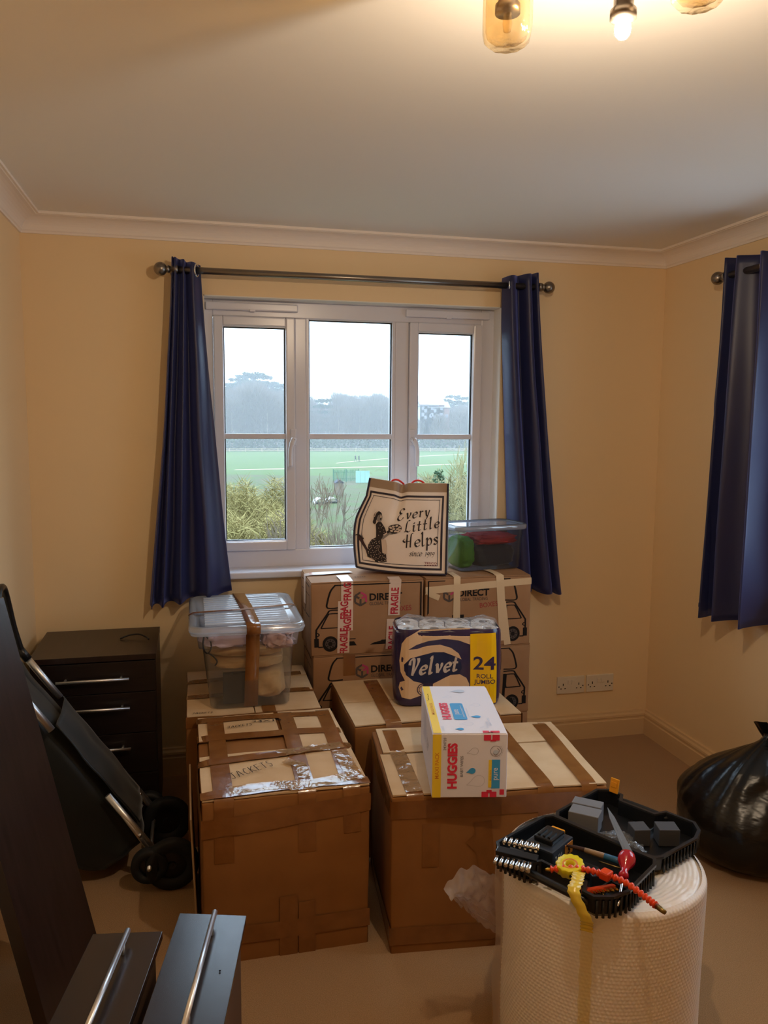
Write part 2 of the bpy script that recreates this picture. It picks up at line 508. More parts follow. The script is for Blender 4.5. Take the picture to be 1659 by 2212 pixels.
# ---- flat print: every figure is 2D (a, b), then carried by a map onto its surface
class Print:
    def __init__(s, fmap, dice=0): s.m, s.mb, s.dice = fmap, MB(), dice
    def ink(s, i): s.mb.cur = i; return s
    def poly(s, pts):
        s.mb.add([s.m(*p) for p in pts], [tuple(range(len(pts)))]); return s
    def rect(s, a0, b0, a1, b1, na=1, nb=1):
        s.mb.grid(na, nb, lambda u, v: s.m(a0 + (a1 - a0) * u, b0 + (b1 - b0) * v)); return s
    def disc(s, a, b, r, rb=None, n=20):
        rb = rb or r
        return s.poly([(a + r * math.cos(2 * PI * k / n), b + rb * math.sin(2 * PI * k / n)) for k in range(n)])
    def ring(s, a, b, r, w, n=24):
        return s.line([(a + r * math.cos(2 * PI * k / n), b + r * math.sin(2 * PI * k / n)) for k in range(n + 1)], w)
    def line(s, pts, w, step=None):
        if step:
            q = []
            for p0, p1 in zip(pts[:-1], pts[1:]):
                k = max(1, int(math.dist(p0, p1) / step))
                q += [(p0[0] + (p1[0] - p0[0]) * i / k, p0[1] + (p1[1] - p0[1]) * i / k) for i in range(k)]
            pts = q + [pts[-1]]
        L, Rr = [], []
        for i, p in enumerate(pts):
            a, b = pts[max(i - 1, 0)], pts[min(i + 1, len(pts) - 1)]
            dx, dy = b[0] - a[0], b[1] - a[1]
            l = math.hypot(dx, dy) or 1
            nx, ny = -dy / l * w / 2, dx / l * w / 2
            L.append(s.m(p[0] + nx, p[1] + ny)); Rr.append(s.m(p[0] - nx, p[1] - ny))
        n = len(pts)
        s.mb.add(L + Rr, [(i, n + i, n + i + 1, i + 1) for i in range(n - 1)]); return s
    def nib(s, pts, w, thin=0.3, ang=40, smooth=True):
        """broad-nib pen stroke: thick and thin with direction"""
        if smooth: pts = catmull(pts, 5)
        c, d = math.cos(R(ang)), math.sin(R(ang))
        L, Rr = [], []
        for i, p in enumerate(pts):
            a, b = pts[max(i - 1, 0)], pts[min(i + 1, len(pts) - 1)]
            dx, dy = b[0] - a[0], b[1] - a[1]
            l = math.hypot(dx, dy) or 1
            k = w * max(thin, abs(dx / l * d - dy / l * c)) / 2
            nx, ny = -dy / l * k, dx / l * k
            L.append(s.m(p[0] + nx, p[1] + ny)); Rr.append(s.m(p[0] - nx, p[1] - ny))
        n = len(pts)
        s.mb.add(L + Rr, [(i, n + i, n + i + 1, i + 1) for i in range(n - 1)]); return s
    def text(s, st, a, b, size, width=None, bold=0.0, shear=0.0, rot=0, align='LEFT'):
        """built-in font; size = cap height; rot turns about (a, b)"""
        vs, fs = font(st, bold, shear)
        x0, x1 = min(v[0] for v in vs), max(v[0] for v in vs)
        k = size / 0.729
        kx = (width / (x1 - x0)) if width else k
        off = {'LEFT': x0, 'CENTER': (x0 + x1) / 2, 'RIGHT': x1}[align]
        c, d = math.cos(R(rot)), math.sin(R(rot))
        q = []
        for x, y in vs:
            x, y = (x - off) * kx, y * k
            q.append((a + x * c - y * d, b + x * d + y * c))
        if s.dice:                                  # cut fine so that big letters follow a curved face
            bm = bmesh.new()
            bv = [bm.verts.new((p[0], p[1], 0)) for p in q]
            for f in fs:
                try: bm.faces.new([bv[i] for i in f])
                except ValueError: pass
            for ax in (0, 1):
                lo, hi = min(p[ax] for p in q), max(p[ax] for p in q)
                n = int((hi - lo) / s.dice)
                for j in range(1, n + 1):
                    co = [0, 0, 0]; no = [0, 0, 0]; co[ax] = lo + (hi - lo) * j / (n + 1); no[ax] = 1
                    bmesh.ops.bisect_plane(bm, geom=bm.verts[:] + bm.edges[:] + bm.faces[:], plane_co=co, plane_no=no)
            bm.verts.index_update()
            q, fs = [(v.co.x, v.co.y) for v in bm.verts], [[v.index for v in f.verts] for f in bm.faces]
            bm.free()
        s.mb.add([s.m(*p) for p in q], fs); return s
    def script(s, st, a, b, size, w, slant=0.25, rot=0, thin=0.3, track=0.0, gl=None):
        c, d = math.cos(R(rot)), math.sin(R(rot))
        x = 0
        for ch in st:
            if ch == ' ':
                x += 0.35 * size; continue
            adv, strokes = (gl or GLYPH)[ch]
            for sk in strokes:
                q = []
                for px, py in (catmull(sk, 5) if len(sk) > 2 else sk):
                    X, Y = x + (px + py * slant) * size, py * size
                    q.append((a + X * c - Y * d, b + X * d + Y * c))
                s.nib(q, w, thin, smooth=False)
            x += (adv + track) * size
        return s
    def build(s, name, mats, parent): return s.mb.build(name, mats, parent)

_fc = {}
def font(st, bold, shear):
    k = (st, bold, shear)
    if k not in _fc:
        cu = bpy.data.curves.new('t', 'FONT')
        cu.body = st; cu.offset = bold; cu.shear = shear; cu.resolution_u = 3
        cu.fill_mode = 'FRONT' if hasattr(cu, 'fill_mode') else cu.fill_mode
        o = bpy.data.objects.new('t', cu)
        C.objects.link(o)
        me = bpy.data.meshes.new_from_object(o.evaluated_get(bpy.context.evaluated_depsgraph_get()))
        _fc[k] = ([(v.co.x, v.co.y) for v in me.vertices], [tuple(p.vertices) for p in me.polygons])
        bpy.data.objects.remove(o); bpy.data.curves.remove(cu); bpy.data.meshes.remove(me)
    return _fc[k]

GLYPH = {
 'e': (.42, [[(.05,.25),(.34,.29),(.36,.44),(.22,.5),(.06,.36),(.05,.14),(.18,.0),(.38,.1)]]),
 'v': (.42, [[(.0,.44),(.08,.5),(.15,.1),(.18,0)],[(.18,0),(.34,.3),(.36,.48),(.30,.5)]]),
 'r': (.40, [[(.02,.44),(.12,.5),(.10,0)],[(.11,.3),(.24,.49),(.36,.44)]]),
 'y': (.46, [[(.0,.44),(.07,.5),(.14,.1),(.22,.02)],[(.40,.5),(.28,.1),(.12,-.25),(0,-.3)]]),
 'i': (.28, [[(.0,.42),(.10,.5),(.08,.08),(.16,0),(.24,.08)],[(.08,.72),(.14,.66)]]),
 't': (.32, [[(.12,.8),(.08,.1),(.15,0),(.28,.08)],[(-.06,.5),(.28,.5)]]),
 'l': (.28, [[(.02,.86),(.1,.97),(.08,.08),(.15,0),(.24,.08)]]),
 'p': (.46, [[(0,.44),(.09,.5),(.03,-.38)],[(.09,.3),(.24,.5),(.38,.36),(.34,.1),(.2,0),(.07,.06)]]),
 's': (.36, [[(.31,.42),(.18,.5),(.06,.4),(.16,.27),(.27,.14),(.16,.0),(.0,.06)]]),
 'n': (.48, [[(.0,.43),(.1,.5),(.06,0)],[(.08,.3),(.25,.5),(.33,.42),(.31,.08),(.38,0),(.44,.06)]]),
 'c': (.40, [[(.34,.42),(.22,.5),(.06,.36),(.05,.14),(.18,0),(.34,.09)]]),
 '1': (.26, [[(.02,.52),(.15,.65),(.10,0)]]),
 '9': (.42, [[(.34,.5),(.2,.62),(.05,.48),(.1,.3),(.25,.28),(.35,.47)],[(.36,.58),(.3,.1),(.10,-.2)]]),
 'E': (.62, [[(.50,.82),(.4,.98),(.2,.95),(.12,.75),(.25,.57),(.38,.58)],[(.32,.57),(.1,.45),(.04,.2),(.2,0),(.42,.04),(.52,.2)]]),
 'L': (.56, [[(.45,.95),(.34,1.0),(.22,.8),(.15,.2),(.05,.02)],[(.03,.05),(.2,.1),(.38,0),(.54,.1)]]),
 'H': (.66, [[(.04,.68),(-.08,.55),(.05,.42),(.18,.6),(.22,.97)],[(.22,.97),(.12,0)],[(.64,1.0),(.50,.9),(.40,0)],[(.14,.45),(.46,.48)]]),
 'V': (.52, [[(-.04,.66),(-.02,.92),(.12,1.0),(.2,.8),(.2,.0)],[(.2,0),(.46,.7),(.44,1.02)]]),
}
# marker-pen capitals, one thickness
PEN = {
 'J': (.62, [[(.05,1.0),(.6,.98)],[(.38,1.0),(.36,.2),(.2,.0),(.0,.15)]]),
 'A': (.6, [[(.0,0),(.28,1.0),(.5,0)],[(.1,.4),(.45,.4)]]),
 'C': (.52, [[(.45,.85),(.25,1.0),(.04,.5),(.2,.02),(.48,.1)]]),
 'K': (.55, [[(.05,1.0),(.05,0)],[(.48,1.0),(.08,.5)],[(.08,.5),(.5,0)]]),
 'E': (.5, [[(.45,1.0),(.05,1.0)],[(.05,1.0),(.05,0)],[(.05,0),(.45,0)],[(.05,.52),(.36,.52)]]),
 'T': (.55, [[(.0,1.0),(.55,1.0)],[(.27,1.0),(.25,0)]]),
 'S': (.5, [[(.42,.9),(.2,1.0),(.08,.75),(.4,.35),(.25,.0),(.0,.1)]]),
}

def flat(o, u, v, n=0.0006):
    """map (a, b) -> point on a plane through o with axes u, v, lifted n"""
    o, u, v = Vector(o), Vector(u), Vector(v)
    nn = u.cross(v).normalized() * n
    return lambda a, b: tuple(o + u * a + v * b + nn)
# ---------------------------------------------------------------- the room
XL, XR, YB, YF, CZ = -0.6525, 2.2213, 3.5603, -1.60, 2.37
WT = 0.30                                                   # wall thickness
def structure(o): return tag(o, kind='structure')

def wall_with_hole(name, x0, x1, h0, h1, z0, z1, frame):
    """local x along the wall, y outward; hole h0..h1 by z0..z1"""
    mb = MB()
    mb.box((x0, 0, -.05), (h0, WT, CZ + .05), frame)
    mb.box((h1, 0, -.05), (x1, WT, CZ + .05), frame)
    mb.box((h0, 0, -.05), (h1, WT, z0), frame)
    mb.box((h0, 0, z1), (h1, WT, CZ + .05), frame)
    return structure(mb.build(name, 'wall'))
FB = T(0, YB, 0)                                            # back wall frame: +y outward
FRW = T(XR, 0, 0) @ RZ(-90)                                 # right wall frame: local x = -Y, local y = +X
HB = (0.056, 1.392, 0.895, 2.09)
HR = (-2.76, -1.384, 0.895, 2.09)
wall_with_hole('wall_back', XL - WT, XR + WT, *HB, FB)
wall_with_hole('wall_right', -YB, -YF, *HR, FRW)
structure(MB().box((XL - WT, YF - WT, -.05), (XL, YB, CZ + .05)).build('wall_left', 'wall'))
structure(MB().box((XL, YF - WT, -.05), (XR + WT, YF, CZ + .05)).build('wall_front', 'wall'))
structure(MB().box((XL, YF, -.06), (XR, YB, 0)).build('floor', 'carpet'))
structure(MB().box((XL - WT, YF - WT, CZ), (XR + WT, YB + WT, CZ + .06)).build('ceiling', 'ceiling'))

COVE = [(0, CZ - .070), (.007, CZ - .070), (.008, CZ - .062)]
for k in range(9):
    t = k / 8 * PI / 2
    COVE.append((.012 + .066 * (1 - math.cos(t)), CZ - .058 + .046 * math.sin(t)))
COVE += [(.080, CZ - .010), (.088, CZ - .010), (.088, CZ)]
SKIRT = [(0.020, 0), (.020, .082), (.016, .086), (.016, .094), (.020, .098), (.019, .108), (.012, .116), (.010, .124), (0, .126)]
def run_trim(name, prof, m, corner_a, corner_b, inward):
    """profile swept along one wall, mitred into both corners"""
    a, b, n = Vector(corner_a), Vector(corner_b), Vector(inward)
    d = (b - a).normalized()
    mb = MB(); mb.smooth = False
    vs = []
    for (q, z) in prof: vs.append(a + d * q + n * q + Vector((0, 0, z)))
    for (q, z) in prof: vs.append(b - d * q + n * q + Vector((0, 0, z)))
    k = len(prof)
    mb.add(vs, [(i, i + 1, k + i + 1, k + i) for i in range(k - 1)])
    return structure(mb.build(name, m))
cBL, cBR, cFR, cFL = (XL, YB, 0), (XR, YB, 0), (XR, YF, 0), (XL, YF, 0)
for i, (p, q, n, side) in enumerate([(cBL, cBR, (0, -1, 0), 'back'), (cBR, cFR, (-1, 0, 0), 'right'), (cFR, cFL, (0, 1, 0), 'front'), (cFL, cBL, (1, 0, 0), 'left')]):
    run_trim('trim_%d' % (i + 1), COVE, 'coving', p, q, n)
    run_trim('baseboard_' + side, SKIRT, 'skirting', p, q, n)

# ---------------------------------------------------------------- windows
def bars(mb, x0, z0, x1, z1, w, y0, y1, r=.004):
    """mitred-looking rectangular frame of four bevelled bars"""
    mb.bevbox((x0, y0, z0), (x0 + w, y1, z1), r); mb.bevbox((x1 - w, y0, z0), (x1, y1, z1), r)
    mb.bevbox((x0 + w - .001, y0, z0), (x1 - w + .001, y1, z0 + w), r); mb.bevbox((x0 + w - .001, y0, z1 - w), (x1 - w + .001, y1, z1), r)

def make_window(name, frame, h0, h1):
    W = h1 - h0; k = W / 1.336
    t = bpy.data.objects.new(name, None); C.objects.link(t)
    t.matrix_world = frame @ T(h0, 0, 0)
    structure(t)
    Z0, Z1 = .905, 2.088
    X = lambda v: (v - .056) * k
    y0, y1 = .092, .160
    f = MB()
    f.bevbox((0, y0, Z0), (X(.096), y1, Z1), .004); f.bevbox((X(1.327), y0, Z0), (W, y1, Z1), .004)
    f.bevbox((X(.096), y0, 2.017), (X(1.327), y1, Z1), .004); f.bevbox((X(.096), y0, Z0), (X(1.327), y1, .982), .004)
    f.bevbox((X(.452), y0, .982), (X(.502), y1, 2.017), .004); f.bevbox((X(.914), y0, .982), (X(.976), y1, 2.017), .004)
    # sloping beads round the fixed middle light
    bars(f, X(.500), .968, X(.916), 2.030, .017, y0 + .004, y1, .005)
    f.build('frame', 'upvc', t)
    # plaster liner of the opening
    l = MB()
    l.box((-.0005, .0008, Z0 - .01), (.004, y0, 2.09)); l.box((W - .004, .0008, Z0 - .01), (W + .0005, y0, 2.09)); l.box((0, .0008, 2.086), (W, y0, 2.0905))
    l.build('reveal', 'reveal', t)
    def gasket(x0, z0, x1, z1, y):
        g = MB(); bars(g, x0, z0, x1, z1, .005, y - .002, y + .012, .001); return g
    # fixed middle light
    gasket(X(.516), .984, X(.900), 2.014, y0 + .020).build('gasket', 'gasket', t)
    MB().box((X(.508), y0 + .026, .976), (X(.908), y0 + .030, 2.022)).build('pane', 'pane', t)
    MB().bevbox((X(.505), y0 + .012, 1.483), (X(.911), y0 + .024, 1.508), .004).build('glazing_bar', 'upvc', t)
    for (a, b, hx, sgn) in ((.096, .452, .440, 1), (.976, 1.327, .990, -1)):
        s = MB(); bars(s, X(a) + .001, .983, X(b) - .001, 2.016, .041, y0 - .018, y0 + .045, .006)
        bars(s, X(a) + .036, 1.020, X(b) - .036, 1.979, .008, y0 - .010, y0 + .040, .003)
        cs = s.build('casement', 'upvc', t)
        gasket(X(a) + .0435, 1.026, X(b) - .0435, 1.972, y0 + .004).build('gasket', 'gasket', cs)
        MB().box((X(a) + .037, y0 + .010, 1.020), (X(b) - .037, y0 + .014, 1.980)).build('pane', 'pane', cs)
        MB().bevbox((X(a) + .040, y0 - .004, 1.484), (X(b) - .040, y0 + .008, 1.508), .004).build('glazing_bar', 'upvc', cs)
        h = MB()
        h.bevbox((X(hx) - .013, y0 - .032, 1.455), (X(hx) + .013, y0 - .018, 1.530), .004)
        h.smooth = True
        h.tube([(X(hx), y0 - .030, 1.482), (X(hx), y0 - .052, 1.482)], .012, 12)
        h.tube(catmull([(X(hx), y0 - .050, 1.486), (X(hx) + sgn * -.010, y0 - .058, 1.462), (X(hx) + sgn * -.017, y0 - .058, 1.430), (X(hx) + sgn * -.016, y0 - .056, 1.362)], 5), [.013] * 6 + [.010] * 10, 10)
        h.build('handle', 'upvc', cs)
        MB().tube([(X(hx), y0 - .0525, 1.482), (X(hx), y0 - .064, 1.482)], .004, 10).build('lock_button', 'steel', cs)
    for (a, b) in ((.066, .465), (.958, 1.362)):
        v = MB(); v.bevbox((X(a), y0 - .022, 2.040), (X(b), y0 + .002, 2.074), .006)
        v.bevbox((X((a + b) / 2) - .012, y0 - .027, 2.036), (X((a + b) / 2) + .012, y0 - .020, 2.046), .002)
        v.build('trickle_vent', 'upvc', t)
    s = MB(); s.bevbox((-.0005, .0, .880), (W + .0005, y0 + .004, .906), .003); s.bevbox((-.03, -.036, .876), (W + .03, .0, .906), .009, 3)
    s.build('window_sill', 'upvc', t)
    return t
make_window('window_1', FB, HB[0], HB[1])
make_window('window_2', FRW, HR[0], HR[1])

# ---------------------------------------------------------------- curtains and poles
def curtain(name, label, frame, top, bot, n, pw, flip, amp, eyelets, end=.3):
    """top=(x0,x1,z0,z1) and bot=(x0,x1,z0,z1) of the hanging cloth, in wall coordinates; y<0 is into the room"""
    t = thing(name, label, 'curtain', group=None)
    t.matrix_world = frame
    def fn(u, v):                                   # v 0 top .. 1 bottom
        s = 1 - u if flip else u
        ph = 2 * PI * n * (s ** pw)
        x0 = top[0] + (bot[0] - top[0]) * v ** 1.25; x1 = top[1] + (bot[1] - top[1]) * v ** 1.25
        z0 = top[2] + (bot[2] - top[2]) * v; z1 = top[3] + (bot[3] - top[3]) * v
        a = amp * (0.75 + 0.5 * v) * (.7 + .3 * s)
        y = -.086 + a * math.cos(ph) + .010 * noise.noise((u * 3, v * 2.4, n))
        y = min(y, -.014)
        # the last fold turns square to the wall, facing the window
        s0 = ((n - .5) / n) ** (1 / pw)
        g = s / s0 * (1 - end) if s < s0 else 1 - end + (s - s0) / (1 - s0) * end
        x = x0 + (x1 - x0) * (1 - g if flip else g) + .30 * a * math.sin(ph) * (.35 + .65 * v) + .006 * noise.noise((u * 4, v * 3, 5 + n))
        z = z0 + (z1 - z0) * u + .006 * math.cos(ph) * v
        return (x, y, z)
    mb = MB(); mb.smooth = True
    mb.grid(110, 46, fn)
    c = mb.build('cloth', 'navy', t)
    mod(c, 'SOLIDIFY', thickness=.003)
    h = MB(); h.smooth = True
    h.grid(110, 2, lambda u, v: tuple(Vector(fn(u, .955 + v * .012)) + Vector((0, -.0022, 0))))
    h.build('hem_stitching', 'navy', c)
    for (x, y, z, tilt) in eyelets:
        e = MB(); e.smooth = True
        prof = [(.020 + .0055 * (1 - math.cos(a)), .004 * math.sin(a)) for a in [k * PI / 5 - PI / 2 for k in range(11)]]
        prof = [(.0235 + .0045 * math.cos(2 * PI * k / 10), .004 * math.sin(2 * PI * k / 10)) for k in range(10)]
        e.lathe(prof, 24, T(x, y, z) @ RZ(tilt) @ RX(90), closed=True)
        e.build('eyelet', 'chrome', t)
    return t

def pole(name, label, frame, x0, x1, z, brackets, fin=(1, 1)):
    t = thing(name, label, 'curtain pole'); t.matrix_world = frame
    y = -.088
    p = MB(); p.smooth = True; p.tube([(x0, y, z), (x1, y, z)], .0140, 16); p.build('rod', 'steel', t)
    q = MB(); q.smooth = True; q.tube([(x0 + .45 * (x1 - x0), y, z), (x1, y, z)], .0122, 16)
    for side, x, on in ((-1, x0, fin[0]), (1, x1, fin[1])):
        if not on: continue
        f = MB(); f.smooth = True
        f.tube([(x, y, z), (x + side * .014, y, z)], [.016, .012], 16)
        f.ball((x + side * .034, y, z), .027, 20, 14)
        f.build('finial', 'steel', t)
    for x in brackets:
        b = MB(); b.smooth = True
        b.tube([(x, 0, z), (x, -.006, z)], .024, 16); b.tube([(x, -.004, z), (x, y - .002, z)], .007, 10)
        b.lathe([(.0148, -.008), (.019, -.008), (.019, .008), (.0148, .008)], 18, T(x, y, z) @ RY(90), closed=True)
        b.build('bracket', 'steel', t)
    return t
pole('curtain_pole', 'long brushed metal curtain pole with ball ends above the garden window', FB, -.078, 1.545, 2.172, (-.052, 1.535))
curtain('curtain', 'navy curtain hanging at the left of the garden window', FB,
        (-.066, .046, 2.222, 2.196), (-.185, .156, .782, .826), 4, .52, False, .028,
        [(.030, -.088, 2.172, 70)])
curtain('curtain', 'navy curtain at the right of the garden window, behind the lidded tub', FB,
        (1.366, 1.520, 2.206, 2.232), (1.452, 1.676, .792, .768), 3, .5, True, .040,
        [(1.392, -.088, 2.172, 62)], .16)
pole('curtain_pole', 'metal curtain pole running along the right wall above the far right curtain', FRW, -3.00, -1.10, 2.168, (-2.985, -1.12))
curtain('curtain', 'navy curtain at the right edge of the photo, on the right hand wall', FRW,
        (-2.965, -2.690, 2.236, 2.210), (-2.995, -2.655, .748, .785), 3, .5, False, .052,
        [(-2.735, -.088, 2.168, 60)], .12)

# ---------------------------------------------------------------- sockets
def socket(x, label):
    t = thing('wall_socket', label, 'socket', (x, YB, .280), group='double sockets on the back wall')
    MB().bevbox((-.073, -.010, -.043), (.073, 0, .043), .003).build('faceplate', 'socket', t)
    for cx in (-.042, .042):
        h = MB()
        h.box((cx - .002, -.0108, -.002), (cx + .002, -.0095, .010))
        for sx in (-1, 1): h.box((cx + sx * .011 - .0035, -.0108, -.0185), (cx + sx * .011 + .0035, -.0095, -.0145))
        tag(h.build('pin_holes', 'darkgap', t), kind='stuff')
    for sx in (-1, 1):
        MB().tube([(sx * .064, -.0108, -.006), (sx * .064, -.0095, -.006)], .003, 8).build('screw_hole', 'darkgap', t)
    for cx in (-.010, .010):
        MB().bevbox((cx - .0075, -.0135, .004), (cx + .0075, -.009, .026), .0015, M=RX(3)).build('switch', 'socket', t)
socket(1.797, 'left one of two white double wall sockets near the back right corner')
socket(1.955, 'right one of two white double wall sockets, nearer the room corner')

# ---------------------------------------------------------------- ceiling lamp
LA, LB, LC = Vector((.525, 1.351, 0)), Vector((.683, 1.252, 0)), Vector((.753, 1.154, 0))
lamp = thing('ceiling_light', 'three armed ceiling light with one bare glowing bulb and ribbed glass shades', 'ceiling light', (.683, 1.252, CZ))
MB().bevbox((-.20, -.025, -.024), (.20, .025, 0), .006, M=RZ(-34)).build('ceiling_plate', 'lamp_metal', lamp)
for i, (P, dz) in enumerate(((LA, .035), (LB, .0), (LC, .035))):
    q = P - Vector((.683, 1.252, 0))
    a = MB(); a.smooth = True
    a.tube([(q.x, q.y, -.02), (q.x, q.y, -.075 + dz)], .006, 10)
    a.tube([(q.x, q.y, -.070 + dz), (q.x, q.y, -.078 + dz), (q.x, q.y, -.135 + dz), (q.x, q.y, -.140 + dz), (q.x, q.y, -.154 + (dz if dz else 0))], [.012, .016, .016, .021, .021], 20)
    a.build('lamp_holder', 'lamp_metal', lamp)
    if i == 1:
        b = MB(); b.smooth = True
        b.lathe([(.0001, -.184), (.0065, -.1825), (.0115, -.1765), (.0130, -.169), (.0115, -.161), (.008, -.154)], 20, T(q.x, q.y, 0))
        b.build('bulb', 'bulb', lamp)
    else:
        g = MB(); g.smooth = True
        n = 40
        prof = [(.0005, -.205), (.030, -.204), (.038, -.196), (.0415, -.180), (.0415, -.090), (.040, -.075), (.018, -.072)]
        pin = [(.018, -.076), (.035, -.080), (.0365, -.090), (.0365, -.178), (.033, -.190), (.027, -.196), (.0005, -.197)]
        full = prof + pin
        vs, fs = [], []
        for k in range(n):
            t_ = 2 * PI * k / n
            for (r_, z_) in full:
                rr = r_ * (1 + .035 * math.cos(10 * t_) * (1 if r_ > .02 else 0))
                vs.append((q.x + rr * math.cos(t_), q.y + rr * math.sin(t_), z_ + dz))
        m_ = len(full)
        for k in range(n):
            k2 = (k + 1) % n
            for j in range(m_ - 1): fs.append((k * m_ + j, k2 * m_ + j, k2 * m_ + j + 1, k * m_ + j + 1))
        g.add(vs, fs)
        g.build('glass_shade', 'lampglass', lamp)
        c_ = MB(); c_.smooth = True
        c_.lathe([(.0001, -.184), (.006, -.182), (.008, -.170), (.007, -.154)], 14, T(q.x, q.y, dz))
        c_.build('capsule', 'lampglass', lamp)
# ---------------------------------------------------------------- cardboard boxes
class Carton:
    def __init__(s, name, label, loc, deg, size, bulge=.006, seed=1, m='cardboard', sag=0.0, group=None, rnd=.010):
        s.sx, s.sy, s.sz = size
        s.bulge, s.seed, s.sag = bulge, seed, sag
        s.t = thing(name, label, 'box', loc, R(deg), group)
        s.k = 0
        # body: five walls as one closed soft shell, top a little below the flaps
        b = MB(); b.smooth = False
        top = s.sz - .006
        b.grid(14, 12, lambda u, v: s.d((s.sx * u, 0, top * v)))
        b.grid(14, 12, lambda u, v: s.d((s.sx * (1 - u), s.sy, top * v)))
        b.grid(14, 12, lambda u, v: s.d((0, s.sy * (1 - u), top * v)))
        b.grid(14, 12, lambda u, v: s.d((s.sx, s.sy * u, top * v)))
        b.grid(14, 14, lambda u, v: s.d((s.sx * u, s.sy * v, top)))
        b.grid(4, 4, lambda u, v: s.d((s.sx * u, s.sy * (1 - v), 0)))
        b.sm = [True] * len(b.f)
        s.body = b.build('box_body', m, s.t, weld=True)
        mod(s.body, 'BEVEL', width=rnd * .5, segments=2, limit_method='ANGLE', angle_limit=R(50))
    def d(s, p):
        """bulge of the walls, sag of the top, gentle waviness"""
        x, y, z = p
        u, v, w = x / s.sx, y / s.sy, z / s.sz
        bx = 4 * max(0, v * (1 - v)) * 4 * max(0, w * (1 - w))
        by = 4 * max(0, u * (1 - u)) * 4 * max(0, w * (1 - w))
        bz = 4 * max(0, u * (1 - u)) * 4 * max(0, v * (1 - v))
        q = Vector((u * 2.2 + s.seed * 3.1, v * 2.2, w * 2.2))
        nz = noise.noise(q) * .004
        x += (u - .5) * 2 * (s.bulge * bx + nz * min(1, 6 * w))
        y += (v - .5) * 2 * (s.bulge * by + nz * min(1, 6 * w))
        if w > .5: z += (s.sag * bz + noise.noise(q * 1.7) * .003) * (w - .5) * 2
        return (x, y, z)
    def flaps(s, rects, m='cardboard_daylit'):
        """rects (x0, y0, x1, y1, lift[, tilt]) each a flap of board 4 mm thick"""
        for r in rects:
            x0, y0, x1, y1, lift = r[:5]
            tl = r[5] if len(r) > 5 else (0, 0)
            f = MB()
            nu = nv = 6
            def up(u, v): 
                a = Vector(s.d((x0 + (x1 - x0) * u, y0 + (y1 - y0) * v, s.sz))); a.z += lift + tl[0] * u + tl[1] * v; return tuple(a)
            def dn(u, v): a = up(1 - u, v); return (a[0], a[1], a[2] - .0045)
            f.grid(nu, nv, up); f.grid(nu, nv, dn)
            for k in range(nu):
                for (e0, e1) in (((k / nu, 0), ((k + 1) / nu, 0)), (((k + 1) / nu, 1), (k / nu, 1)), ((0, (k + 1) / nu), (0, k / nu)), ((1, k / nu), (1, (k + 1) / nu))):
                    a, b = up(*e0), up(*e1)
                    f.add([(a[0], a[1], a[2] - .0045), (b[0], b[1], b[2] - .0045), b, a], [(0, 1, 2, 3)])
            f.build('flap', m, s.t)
    def tape(s, path, w, m='tape', name='tape_strip', top=.0042, wrinkle=.0, step=.03):
        """tape along a path of box points (on the ideal box); w its width"""
        s.k += 1
        off = .0006 + .00015 * s.k
        q = []
        for p0, p1 in zip(path[:-1], path[1:]):
            p0, p1 = Vector(p0), Vector(p1)
            n = max(1, int((p1 - p0).length / step))
            q += [p0.lerp(p1, i / n) for i in range(n)]
        q.append(Vector(path[-1]))
        vs, fs = [], []
        def nrm(p):
            n = Vector((0, 0, 0))
            e = .004
            if p.z > s.sz - e: n.z += 1
            if p.x < e: n.x -= 1
            if p.x > s.sx - e: n.x += 1
            if p.y < e: n.y -= 1
            if p.y > s.sy - e: n.y += 1
            return n
        cross = 5
        for i, p in enumerate(q):
            a, b = q[max(i - 1, 0)], q[min(i + 1, len(q) - 1)]
            # on a bend use the bisecting normal
            n = nrm(p)
            if n.length < .1: n = Vector((0, 0, 1))
            d = (b - a).normalized()
            side = d.cross(n.normalized()).normalized()
            lift = n * (off + (top if n.z > .5 and abs(n.x) + abs(n.y) < .5 else 0.0008))
            for j in range(cross):
                t_ = j / (cross - 1) - .5
                pp = p + side * (t_ * w)
                pp = Vector((min(max(pp.x, 0), s.sx), min(max(pp.y, 0), s.sy), min(pp.z, s.sz)))
                c = Vector(s.d(pp)) + lift
                if wrinkle: c += n.normalized() * abs(wrinkle * noise.noise(Vector((pp.x * 26, pp.y * 26, pp.z * 20 + s.k))))
                vs.append(tuple(c))
        for i in range(len(q) - 1):
            for j in range(cross - 1):
                fs.append((i * cross + j, i * cross + j + 1, (i + 1) * cross + j + 1, (i + 1) * cross + j))
        mb = MB(); mb.smooth = True
        mb.add(vs, fs)
        return mb.build(name, m, s.t)
    def top_map(s, lift=.0042):
        return lambda a, b: (lambda c: (c[0], c[1], c[2] + lift))(s.d((a, b, s.sz)))
    def front_map(s, lift=.0012):
        return lambda a, b: (lambda c: (c[0], c[1] - lift, c[2]))(s.d((a, 0, b)))
    def left_map(s, lift=.0012):
        return lambda a, b: (lambda c: (c[0] - lift, c[1], c[2]))(s.d((0, s.sy - a, b)))

def pen(pr, st, a, b, size, w, rot=0, kx=1.0, slant=.15):
    gl = {k: (adv * kx, [[(x * kx, y) for x, y in sk] for sk in sks]) for k, (adv, sks) in PEN.items()}
    return pr.script(st, a, b, size, w, slant, rot, thin=.75, track=.12, gl=gl)

